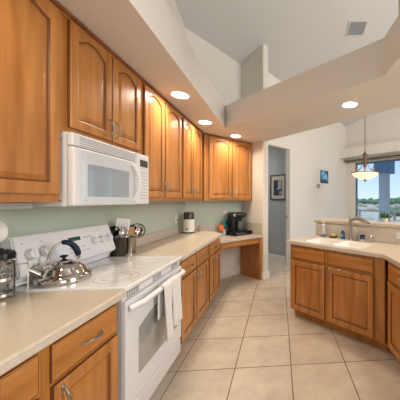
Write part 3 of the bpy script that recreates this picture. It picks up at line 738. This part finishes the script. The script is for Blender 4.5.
def h_masher(m, T): m.tube([T @ Vector((.0 + .05 * math.sin(rad(a)), .0, .05 - .05 * math.cos(rad(a)))) for a in range(0, 361, 24)], .0045, 8)
utensil('slotted_turner', 'pale slotted turner standing tallest in the dark utensil holder', cr2 + V(.0, .0, 0), .10, .08, .215, h_turner, 'steel', 'white_matte')
utensil('ladle', 'black ladle leaning left in the dark utensil holder', cr2 + V(0, -.02, 0), -.02, -.18, .17, h_ladle, 'black', 'black')
utensil('cooking_spoon', 'steel spoon in the dark utensil holder', cr2 + V(.02, -.01, 0), .14, .02, .16, h_spoon, 'steel', 'steel')
utensil('cooking_spoon', 'black spoon in the dark utensil holder beside the turner', cr2 + V(-.01, .02, 0), -.04, .17, .175, h_spoon, 'black', 'black')
utensil('whisk', 'wire whisk leaning right out of the steel canister', cr1 + V(0, .01, 0), .16, .50, .150, h_whisk, 'steel', 'chrome')
utensil('masher', 'dark loop-headed tool leaning right in the steel canister', cr1 + V(.01, 0, 0), .16, .30, .135, h_masher, 'black', 'black')
utensil('wooden_spoon', 'wooden spoon in the steel canister', cr1 + V(.01, -.01, 0), .12, -.08, .16, h_paddle, 'wood_spoon', 'wood_spoon')
utensil('wooden_spatula', 'wooden spatula leaning left in the steel canister', cr1 + V(-.01, -.02, 0), -.02, -.18, .18, h_paddle, 'wood_spoon', 'wood_spoon')
utensil('cooking_spoon', 'steel spoon leaning forward in the steel canister', cr1 + V(.02, .02, 0), .25, .12, .15, h_spoon, 'chrome', 'chrome')
utensil('ladle', 'steel ladle in the middle of the steel canister', cr1 + V(0, .02, 0), .05, .10, .155, h_ladle, 'steel', 'chrome')
utensil('black_spatula', 'black spatula in the middle of the steel canister', cr1 + V(0, 0, 0), .06, .02, .17, h_paddle, 'black', 'black')
utensil('black_spatula', 'black spatula leaning against the wall side of the steel canister', cr1 + V(-.02, .0, 0), -.10, .12, .165, h_paddle, 'black', 'black')

# grinder
gr = thing('coffee_grinder', 'cream cylindrical coffee grinder with brown lid near the wall corner', 'coffee grinder', (-1.335, 3.80, CZ))
m = MB(); m.lathe([(0, .015), (.078, .015), (.080, .03), (.074, .20), (0, .20)], 32); gb = m.build('grinder_body', 'grinder_body', gr, smooth=True)
m = MB(); m.lathe([(0, 0), (.076, 0), (.080, .006), (.079, .0145), (0, .0145)], 32); m.build('base_ring', 'black_matte', gr, smooth=True)
m = MB(); m.lathe([(0, .2005), (.073, .2005), (.073, .295), (.068, .305), (0, .306)], 32); m.build('lid', 'grinder_lid', gr, smooth=True)
m = MB(); m.cyl((.0, -.083, .06), (.0, -.075, .06), .013); m.build('dial', 'grinder_lid', gr); gr.children[-1].rotation_euler = (0, 0, rad(60))

# wall plates
def plate(label, loc, rotz, w_=.07, h_=.115, kind='outlet', horiz=False):
    t = thing('wall_outlet' if kind == 'outlet' else 'light_switch', label, kind, loc, rotz)
    m = MB(); m.box(-w_ / 2, w_ / 2, -.006, -.0005, -h_ / 2, h_ / 2, .002); m.build('cover_plate', 'white_matte', t)
    if kind == 'outlet':
        for z in (-.02, .02):
            m = MB(); (m.box(-.014, .014, -.0085, -.0062, z - .013, z + .013, .001) if not horiz else m.box(z * 1 - .013, z + .013, -.0085, -.0062, -.014, .014, .001)); m.build('socket', 'white_matte', t)
    else:
        m = MB(); m.box(-.016, .016, -.009, -.0062, -.033, .033, .002); m.build('rocker', 'white_matte', t)
    return t
plate('white outlet on the green wall left of the cream grinder', (-1.479, 3.70, 1.13), rad(90))
plate('white outlet on the green wall behind the orange and teal utensils', (*W1(.72, .0), 1.15), rad(45))
plate('white wall switch just right of the coffee maker', (B[0] + .235 * R, B[1] - .235 * R, 1.10), -rad(45), kind='switch')
plate('white wall switch nearest the doorway', (B[0] + .43 * R, B[1] - .43 * R, 1.12), -rad(45), kind='switch')
plate('white outlet set sideways in the splash behind the peninsula worktop', (*PL(1.16, PD - .0145), 1.01), pz, w_=.115, h_=.07, horiz=True)
# cord from the left outlet to the grinder
m = MB(); m.tube([(-1.468, 3.70, 1.11), (-1.452, 3.70, 1.10), (-1.45, 3.72, .95), (-1.45, 3.74, CZ + .006), (-1.42, 3.77, CZ + .006)], .003, 6); m.ball((-1.462, 3.70, 1.11), .009); tag(m.build('power_cord', 'black_matte', smooth=True), 'short black cord from the wall outlet to the grinder', 'cord')

# ------------------------------------------------------------ coffee corner on the desk
def DL(x, y): return (A[0] + x * R - y * R * -1 * -1, 0)
def DP(x, off): p = W1(x, off); return p
dz = DK + .0005
c0 = DP(.85, .22)
pt = thing('pod_drawer', 'low black drawer stand on the desk under the coffee maker', 'storage drawer', (*c0, dz), rad(45))
m = MB(); m.box(-.19, .19, -.15, .16, .006, .066, .004); m.box(-.18, .18, -.14, .15, 0, .006); m.build('case', 'black', pt)
m = MB(); m.box(-.18, .18, -.157, -.151, .012, .060, .002); dd = m.build('drawer_front', 'black', pt)
m = MB(); m.box(-.05, .05, -.162, -.1575, .030, .040, .001); m.build('pull', 'steel', dd)
m = MB()
for k in range(4): m.cyl((-.13 + k * .03, -.1575, .04), (-.13 + k * .03, -.159, .04), .010, n=12)
m.build('side_badge', 'grey_print', dd)
cm = thing('coffee_maker', 'black single-serve coffee maker standing on the drawer stand', 'coffee maker', (*DP(.83, .20), dz + .0665), rad(28)); cm.scale = (1.08, 1.05, 1.16)
m = MB(); m.box(-.115, .10, -.11, .12, 0, .022, .006); m.box(-.115, -.045, -.10, .12, .022, .26, .012, seg=2); m.box(-.045, .10, .03, .12, .022, .20, .008); m.build('body', 'black', cm)
m = MB(); m.box(-.115, .105, -.115, .12, .205, .285, .02, seg=3); m.cyl((.095, -.118, .25), (.095, -.06, .25), .033); m.build('brew_head', 'black', cm, smooth=True)
m = MB(); m.lathe([(0, .023), (.036, .023), (.043, .035), (.043, .12), (.036, .145), (.033, .15), (0, .15)], 24, T=Matrix.Translation((.035, -.045, 0))); m.build('mug', 'grille', cm, smooth=True)
m = MB(); m.box(-.09, -.06, -.117, -.1155, .225, .27); m.build('button_panel', 'grey_print', cm)
# jar of silicone utensils
jp = Vector((*DP(.615, .13), dz))
tag(crock(.034, .10).build('utensil_jar', 'clear_plastic', loc=jp, smooth=True), 'small clear jar holding orange and teal utensils on the desk', 'jar')
def h_sil(m, T): m.box(-.030, .030, -.006, .006, 0, .085, .005, T=T)
utensil('silicone_spatula', 'orange silicone spatula in the small jar on the desk', jp + V(-.0, -.0, 0), -.30, -.22, .085, h_sil, 'wood_spoon', 'orange')
def h_sil2(m, T): m.ball((0, 0, 0), .045, (1, .4, 1.2)); bmesh.ops.transform(m.bm, matrix=T @ Matrix.Translation((0, 0, .04)), verts=m.bm.verts)
utensil('silicone_spoon', 'teal silicone spoon in the small jar on the desk', jp + V(-.0, .0, 0), .10, .18, .155, h_sil2, 'wood_spoon', 'teal')
utensil('silicone_spatula', 'dark spatula leaning right in the small jar', jp + V(.012, -.01, 0), .26, -.02, .19, h_paddle, 'black', 'black')

# ------------------------------------------------------------ sink things
pc = .9145
def PP(x, y, z=pc): p = PL(x, y); return (p[0], p[1], z)
sd = thing('soap_dispenser', 'clear soap dispenser with white pump at the left end of the sink', 'soap dispenser', PP(.165, .535))
m = MB(); m.lathe([(0, 0), (.034, 0), (.035, .035), (0, .035)], 20); m.build('base', 'soap_grey', sd, smooth=True)
m = MB(); m.lathe([(0, .0355), (.034, .0355), (.030, .08), (.024, .135), (.022, .15), (0, .15)], 20); m.build('bottle', 'clear_plastic', sd, smooth=True)
m = MB(); m.lathe([(0, .1505), (.022, .1505), (.022, .165), (.008, .167), (.008, .20), (.014, .202), (.012, .212), (0, .213)], 16); m.tube([(0, 0, .206), (.02, -.03, .206), (.024, -.038, .198)], .005); m.build('pump', 'white_matte', sd, smooth=True)
m = MB(); m.lathe([(0, 0), (.05, 0), (.062, .018), (.059, .022), (.048, .008), (0, .006)], 24, T=Matrix.Diagonal((1, .65, 1, 1)))
tag(m.build('sponge_dish', 'dish_red', loc=PP(.315, .545), rotz=pz, smooth=True), 'reddish-brown oval dish behind the left sink bowl', 'dish')
m = MB(); m.box(-.036, .036, -.018, .018, 0, .032, .01, seg=3); T = Matrix.Rotation(rad(12), 4, 'Y')
for v in m.bm.verts:
    v.co.z += -.010 * (v.co.x / .036) ** 2
o = m.build('sponge', 'sponge', loc=PP(.315, .545, pc + .0185), rotz=pz + .3, smooth=True); tag(o, 'yellow-green sponge lying in the reddish dish', 'sponge')
db = thing('dish_soap_bottle', 'blue dish soap bottle with aqua cap just left of the faucet', 'bottle', PP(.465, .53), pz)
m = MB(); m.lathe([(0, 0), (.028, 0), (.030, .008), (.029, .075), (.020, .098), (.011, .108), (0, .108)], 20, T=Matrix.Diagonal((1, .7, 1, 1))); m.build('bottle', 'soap_blue', db, smooth=True)
m = MB(); m.lathe([(0, .1085), (.013, .1085), (.014, .128), (.006, .134), (.005, .146), (0, .146)], 16); m.box(-.030, .002, -.005, .005, .138, .146); m.build('cap', 'teal_cap', db, smooth=True)
m = MB(); m.box(-.016, .012, -.0225, -.0212, .03, .062, .0005); m.build('label', 'label_green', db)
# bridge-like faucet
fc = thing('kitchen_faucet', 'brushed nickel kitchen faucet with long sideways spout behind the sink', 'faucet', PP(.575, .525), pz)
m = MB(); m.lathe([(0, 0), (.032, 0), (.032, .006), (.022, .012), (.019, .03), (.018, .19), (.022, .20), (.024, .225), (.022, .250), (.012, .262), (.010, .275), (.013, .285), (.010, .297), (0, .302)], 24); m.build('post', 'nickel', fc, smooth=True)
m = MB(); m.tube([(.0, -.01, .235), (.05, -.03, .252), (.10, -.05, .268), (.15, -.07, .268), (.20, -.09, .255), (.25, -.11, .245), (.285, -.125, .240), (.300, -.13, .225)], [.018, .017, .021, .024, .023, .019, .017, .015], 14); m.build('spout', 'nickel', fc, smooth=True)
m = MB(); m.lathe([(0, 0), (.024, 0), (.024, .006), (.015, .012), (.016, .05), (.022, .062), (.018, .078), (0, .08)], 18, T=Matrix.Translation((.085, .0, 0))); m.tube([(.085, 0, .075), (.075, -.005, .10), (.055, -.01, .155)], [.010, .008, .007], 10); m.tube([(.085, 0, .07), (.105, -.02, .085), (.125, -.035, .12)], [.009, .008, .008], 10); m.build('lever', 'nickel', fc, smooth=True)
# small jar and filter tap
jr = thing('scrub_jar', 'small jar with black lid and blue band right of the faucet', 'jar', PP(.725, .535), pz)
m = MB(); m.lathe([(0, 0), (.028, 0), (.03, .004), (.03, .022), (0, .022)], 20); m.build('jar_base', 'white_matte', jr, smooth=True)
m = MB(); m.lathe([(0, .0225), (.029, .0225), (.029, .052), (0, .052)], 20); m.build('band', 'soap_blue', jr, smooth=True)
m = MB(); m.lathe([(0, .0525), (.031, .0525), (.031, .068), (.02, .074), (0, .074)], 20); m.build('lid', 'black', jr, smooth=True)
ft = thing('filter_tap', 'slim chrome filtered-water tap with gooseneck, right of the black-lidded jar', 'faucet', PP(.835, .525), pz)
m = MB(); m.lathe([(0, 0), (.026, 0), (.026, .006), (.017, .012), (.015, .045), (.019, .055), (.014, .075), (.006, .09), (0, .09)], 18); m.build('base', 'chrome', ft, smooth=True)
m = MB(); m.tube([(0, 0, .088), (.003, 0, .15), (.015, -.005, .19), (.038, -.012, .218), (.060, -.02, .218), (.078, -.028, .200)], .0055, 8); m.build('neck', 'chrome', ft, smooth=True)
m = MB(); m.tube([(0, 0, .05), (.03, -.01, .052), (.045, -.015, .058)], [.007, .006, .008], 8); m.build('lever', 'chrome', ft, smooth=True)
# plant on the ledge
pl = thing('potted_plant', 'small spiky green plant in a white pot on the bar ledge', 'plant', PP(.86, .90, 1.1275))
m = MB(); m.lathe([(0, 0), (.026, 0), (.036, .045), (.033, .045), (.030, .035), (0, .035)], 20); m.build('pot', 'pot', pl, smooth=True)
m = MB()
for k in range(46):
    a = random.uniform(0, 2 * PI); el = random.uniform(.15, 1.25); L = random.uniform(.07, .125)
    d = Vector((math.cos(a) * math.cos(el), math.sin(a) * math.cos(el), math.sin(el)))
    b = Vector((math.cos(a) * .012, math.sin(a) * .012, .036)); sd_ = d.cross(Vector((0, 0, 1))).normalized() * .0055
    mid = b + d * L * .55 + Vector((0, 0, .012)); tip = b + d * L
    tpt = .0012 * Vector((0, 0, 1))
    v = [m.bm.verts.new(q) for q in (b - sd_ * .5, b + sd_ * .5, mid + sd_, tip, mid - sd_)]
    m.bm.faces.new(v)
m.build('leaves', 'leaf', pl)

# ------------------------------------------------------------ pendant lamp
pd = thing('pendant_lamp', 'bronze pendant lamp with lit bowl shade hanging before the window', 'pendant lamp', (1.735, 4.87, -.269))
pd.scale = (1.19, 1.19, 1.19)
zc = (vault(1.735, 4.87) + .269) / 1.19
m = MB(); m.lathe([(0, zc - .03), (.03, zc - .03), (.065, zc - .008), (.065, zc + .0), (0, zc + .0)], 20); m.build('canopy', 'bronze', pd, smooth=True)
m = MB(); z = 2.22; k = 0
m.cyl((0, 0, 2.21), (0, 0, zc - .03), .0035, n=6)
while z < zc - .05:
    T = Matrix.Translation((0, 0, z)) @ Matrix.Rotation(PI / 2 * (k % 2), 4, 'Z')
    m.tube([T @ Vector((.009 * math.cos(rad(a)), 0, .018 * math.sin(rad(a)))) for a in range(0, 361, 45)], .0028, 5); z += .027; k += 1
m.build('chain', 'chain', pd)
m = MB(); m.lathe([(0, 2.235), (.012, 2.225), (.016, 2.20), (.052, 2.175), (.050, 2.160), (.026, 2.15), (.030, 2.10), (.026, 2.00), (.032, 1.96), (.014, 1.94), (.014, 1.75), (0, 1.75)], 20); m.build('stem', 'bronze', pd, smooth=True)
m = MB()
for k in range(6):
    q = Matrix.Rotation(rad(60 * k + 10), 3, 'Z')
    m.tube([q @ Vector(p) for p in ((.02, 0, 2.10), (.04, 0, 2.02), (.085, 0, 1.945), (.13, 0, 1.905), (.17, 0, 1.905), (.185, 0, 1.935), (.165, 0, 1.96), (.145, 0, 1.945), (.15, 0, 1.925))], .0055, 6)
    m.tube([q @ Vector(p) for p in ((.13, 0, 1.905), (.18, 0, 1.885), (.226, 0, 1.862), (.248, 0, 1.868), (.245, 0, 1.89))], .0055, 6)
m.lathe([(.219, 1.866), (.228, 1.866), (.228, 1.856), (.219, 1.856), (.219, 1.866)], 36, closed=True)
m.build('scroll_arm', 'bronze', pd, smooth=True)
m = MB(); m.lathe([(.222, 1.862), (.212, 1.835), (.165, 1.795), (.10, 1.765), (.04, 1.752), (.012, 1.750), (.012, 1.756), (.04, 1.758), (.10, 1.771), (.162, 1.801), (.206, 1.839), (.216, 1.862), (.222, 1.862)], 40, closed=True); m.build('bowl_shade', 'alabaster', pd, smooth=True)
m = MB(); m.lathe([(0, 1.7495), (.030, 1.749), (.022, 1.735), (.008, 1.725), (.010, 1.712), (0, 1.700)], 16); m.build('finial', 'bronze', pd, smooth=True)
pl_ = bpy.data.lights.new('pendant_glow', 'POINT'); pl_.energy = 5; pl_.color = (1, .80, .58); pl_.shadow_soft_size = .08
o = bpy.data.objects.new('pendant_glow', pl_); C.objects.link(o); o.location = (1.735, 4.87, 2.05)

# ------------------------------------------------------------ recessed lights
def can(x, y, label, first=[None]):
    if first[0] is None:
        t = thing('recessed_light', label, 'ceiling light', (x, y, SOF), 0, 'round recessed lights in the soffit')
        m = MB(); m.lathe([(.078, -.001), (.098, -.001), (.096, -.006), (.080, -.004), (.078, -.001)], 32, closed=True); m.build('trim_ring', 'white_matte', t, smooth=True)
        m = MB(); m.lathe([(0, -.0025), (.078, -.0025), (.078, -.0012), (0, -.0012)], 32); m.build('lamp_lens', 'lamp_glow', t)
        first[0] = t
    else: t = dup(first[0], (x, y, SOF), 0, label)
    l = bpy.data.lights.new('downlight', 'AREA'); l.shape = 'DISK'; l.size = .15; l.energy = SPOT_POWER; l.color = (1, .85, .68); l.spread = rad(150)
    o = bpy.data.objects.new('downlight', l); C.objects.link(o); o.location = (x, y, SOF - .008)
can(-.976, 2.54, 'round ceiling downlight in the left soffit, nearest the camera of those in view')
can(-.985, 3.40, 'round ceiling downlight in the left soffit near the wall corner, second from the camera')
can(-.700, 4.08, 'round ceiling downlight in front of the cabinet above the desk')
can(.770, 2.64, 'round ceiling downlight in the beam over the peninsula sink')
can(-.976, .70, 'round ceiling downlight above the nearest wall cabinet, outside the picture')
can(1.35, 1.0, 'unseen round ceiling downlight added over the right counter run')  # no lamp seen here; added for its light

# ceiling register
nrm = Vector((-.09, .27, 1)).normalized()
def hit(px, py):
    th_ = math.atan(21 / 247); c_, s_ = math.cos(th_), math.sin(th_)
    r_, u_ = (px - 300) / 247, (200 - py) / 247
    d = Vector((r_ * c_ + s_, c_ - r_ * s_, u_)); k = (5.36 - H) / (d.z - .09 * d.x + .27 * d.y); return Vector((0, 0, H)) + d * k
hc = Vector((1.05, 3.45, 0)) if False else Vector((0, 0, 0))
hc = hit(356.5, 28.5)
vt = thing('ceiling_vent', 'rectangular air vent in the vaulted ceiling', 'vent', tuple(hc))
vt.rotation_euler = (Matrix.Rotation(0, 3, 'Z') @ Matrix.Identity(3)).to_euler()
zax = -nrm; xax = Vector((1, 0, 0)); xax = (xax - zax * xax.dot(zax)).normalized(); yax = zax.cross(xax)
vt.rotation_euler = Matrix((xax, yax, zax)).transposed().to_euler()
m = MB(); a, b = .17, .15
m.box(-a, a, -b, -b + .03, .001, .010); m.box(-a, a, b - .03, b, .001, .010); m.box(-a, -a + .03, -b + .03, b - .03, .001, .010); m.box(a - .03, a, -b + .03, b - .03, .001, .010); m.build('frame', 'vent_frame', vt)
m = MB(); m.box(-a + .03, a - .03, -b + .03, b - .03, .001, .003); m.build('backing', 'duct', vt)
for k in range(6):
    m = MB(); T = Matrix.Translation((0, -.105 + k * .042, .007)) @ Matrix.Rotation(rad(35), 4, 'X'); m.box(-a + .031, a - .031, -.017, .017, -.001, .001, T=T); m.build('louvre', 'duct', vt)
# high return grille on the hall wall
rg = thing('wall_vent', 'small grey-blue vent high on the white wall above the beam', 'vent', (*W3(-.345, .0), 3.74), rad(45))
m = MB(); m.box(-.10, .10, -.010, -.001, -.10, .10, .002); m.build('frame', 'base', rg)
m = MB(); m.box(-.085, .085, -.013, -.0102, -.085, .085); m.build('grille', 'duct', rg)

# ------------------------------------------------------------ pictures and thermostat
hp = thing('framed_picture', 'framed dark photograph with cream mat hanging in the hallway', 'picture', (*HW(.37, -.001), 1.695), rad(135))
hp.rotation_euler = (0, 0, rad(135))
# local x runs away along the hall, -y... wall surface at local y=0, room side is +y
m = MB(); a, b = .245, .29
m.box(-a, a, .0, .025, b - .025, b); m.box(-a, a, 0, .025, -b, -b + .025); m.box(-a, -a + .025, 0, .025, -b + .025, b - .025); m.box(a - .025, a, 0, .025, -b + .025, b - .025); m.build('frame', 'picture_frame', hp)
m = MB(); m.box(-a + .025, a - .025, 0, .010, -b + .025, b - .025); m.build('mat_board', 'mat_board', hp)
m = MB(); m.box(-.14, .14, .0102, .012, -.19, .17); im = m.build('print', 'photo_dark', hp)
# local +x is the far (left in picture) side
m = MB(); m.box(-.12, -.0, .0122, .013, -.02, .165); m.box(-.10, .03, .0122, .013, -.05, -.02); m.box(-.13, -.05, .0122, .013, -.17, -.10); m.build('pale_shape', 'photo_pale', im)
pb = thing('wall_picture', 'small blue art print on the white wall left of the window', 'picture', (*W3(1.325, .001), 2.005), rad(45))
m = MB(); m.box(-.17, .17, -.022, -.001, -.165, .165, .002); m.build('canvas', 'art_blue', pb)
m = MB(); pts = [(-.15, .06), (-.13, .14), (-.02, .15), (.10, .06), (.14, -.08), (.10, -.11), (.0, -.04), (-.08, -.09), (-.14, -.03)]
vs1 = [m.bm.verts.new((x, -.0228, z)) for x, z in pts]; vs2 = [m.bm.verts.new((x, -.0221, z)) for x, z in pts]; m.bm.faces.new(vs1); m.bm.faces.new(vs2)
for k in range(len(pts)): m.bm.faces.new((vs1[k], vs1[(k + 1) % len(pts)], vs2[(k + 1) % len(pts)], vs2[k]))
m.build('bright_shape', 'art_sky', pb)
th_ = thing('thermostat', 'small thermostat on the white wall below the blue print', 'thermostat', (*W3(1.035, .001), 1.757), rad(45))
m = MB(); m.box(-.065, .065, -.022, -.001, -.055, .055, .004); m.build('case', 'mat_board', th_)
m = MB(); m.box(-.008, .055, -.0245, -.0222, -.035, .040); m.build('screen', 'frame_blue', th_)

# curtain rods on the window wall
for i, (o_, z_, mt, lab) in enumerate(((.10, 2.535, 'rod', 'dark front curtain rod above the window'), (.05, 2.50, 'rod_tan', 'tan rear curtain rod above the window, below the dark one'))):
    t = thing('curtain_rod', lab, 'curtain rod', (P[0], P[1], 0), wz)
    m = MB(); m.cyl((-.02 + .12 * i, -o_, z_), (3.3, -o_, z_), .016, n=14); m.build('rod', mt, t, smooth=True)
    m = MB(); m.cyl((-.06 + .12 * i, -o_, z_), (-.02 + .12 * i, -o_, z_), .022, n=14); m.build('end_cap', mt, t, smooth=True)
    for x in (.15, 1.7, 3.2):
        m = MB(); m.box(x - .01, x + .01, -o_, -.001, z_ - .006, z_ + .006); m.build('bracket', mt, t)

# ------------------------------------------------------------ outside
m = MB(); gv = [(1.9, 9), (5.3, 5.5), (8, -40), (500, -300), (700, 700), (-300, 700), (-60, 60)]
m.prism(gv, -.40, -.30); struct('ground', m, 'ground')
# patio column
def out(px, d):   # point outside on the ray towards picture column px at depth d
    th_ = math.atan(21 / 247); c_, s_ = math.cos(th_), math.sin(th_); r_ = (px - 300) / 247 * d
    return Vector((r_ * c_ + d * s_, d * c_ - r_ * s_, 0))
q = out(384.3, 9.6)
co = thing('patio_column', 'round white-grey patio column in bluish shade with square capital outside the window', 'column', (q.x, q.y, -.30))
m = MB(); m.cyl((0, 0, 0), (0, 0, 2.72), .205, n=32); m.build('shaft', 'stucco', co, smooth=True)
m = MB(); m.box(-.30, .30, -.30, .30, 2.72, 3.28, T=Matrix.Rotation(-rad(45), 4, 'Z')); m.build('capital', 'patio_roof', co)
u = Vector((R, -R, 0)); n_ = Vector((R, R, 0))
m = MB(); m.box(-3.5, 5.5, -.16, .16, 2.985, 3.25, T=Matrix.Translation((q.x, q.y, 0)) @ Matrix.Rotation(-rad(45), 4, 'Z')); MBr = MB(); MBr.box(-3.5, 5.5, -2.9, .9, 3.26, 3.40, T=Matrix.Translation((q.x, q.y, 0)) @ Matrix.Rotation(-rad(45), 4, 'Z')); tag(MBr.build('patio_roof', 'patio_roof'), 'dark patio roof resting on the beam outside the window', 'roof')
tag(m.build('patio_beam', 'patio_roof'), 'dark patio roof beam across the top of the window', 'beam')
# fence of posts and rails
q2 = out(378, 13.5)
fe = thing('rail_fence', 'low weathered rail fence beyond the patio column', 'fence', (q2.x, q2.y, -.30), wz)
m = MB(); m.box(-9, 9, -.04, .04, 1.05, 1.16); m.build('rail', 'rail', fe)
for k in range(-4, 5):
    m = MB(); m.box(k * 2 - .05 + .9, k * 2 + .05 + .9, -.05, .05, 0, 1.05); m.build('post', 'rail', fe)
m = MB(); m.box(-9, 9, -.02, .02, .45, .50); m.build('rail', 'rail', fe)
# trees and bushes
def blob(mt, s_, seed, squash=.7):
    rnd = random.Random(seed); m = MB()
    for k in range(9):
        a = rnd.uniform(0, 2 * PI); rr_ = rnd.uniform(0, .75) * s_
        T = Matrix.Translation((rr_ * math.cos(a), rr_ * math.sin(a), s_ * rnd.uniform(.35, .8) * squash * 1.4)) @ Matrix.Diagonal((1, 1, .75, 1))
        bmesh.ops.create_icosphere(m.bm, subdivisions=2, radius=s_ * rnd.uniform(.3, .55), matrix=T)
    for v in m.bm.verts: v.co += v.co.normalized() * rnd.uniform(-.06, .06) * s_; v.co.z = max(v.co.z, .0)
    return m
def tree(px, d, s_, seed, label, name='desert_tree', cat='tree', group='trees on the horizon', mt='tree'):
    q = out(px, d); t = thing(name, label, cat, (q.x, q.y, -.30), 0, group)
    blob(mt, s_, seed).build('crown', mt, t)
    m = MB(); m.cyl((0, 0, 0), (0, 0, s_ * .6), s_ * .07, n=8); m.build('trunk', 'rail', t)
for i in range(22):
    tree(346 + i * 3.6 + random.uniform(-.3, .3), (88, 106, 97, 115)[i % 4], random.uniform(1.8, 2.7), i, 'hazy green tree on the horizon beyond the window')
tree(395.5, 26, 1.0, 50, 'pale rounded bush near the right edge beyond the fence', 'desert_bush', 'bush', 'bushes beyond the fence', 'tree'); 
for i in range(14):
    q = out(352 + i * 4.4, random.uniform(34, 60)); o = blob('scrub', random.uniform(.4, .8), 80 + i).build('scrub_bush', 'scrub', loc=(q.x, q.y, -.30)); tag(o, 'pale low scrub bush in the dry field outside', 'bush', 'scrub bushes in the field')
for i in range(12):
    q = out(354 + i * 4.4, (15.2, 17.8, 16.5)[i % 3]); o = blob('scrub', random.uniform(.26, .40), 180 + i).build('garden_scrub', 'scrub', loc=(q.x, q.y, -.30)); tag(o, 'grey-green shrub just behind the rail fence', 'bush', 'shrubs behind the fence')
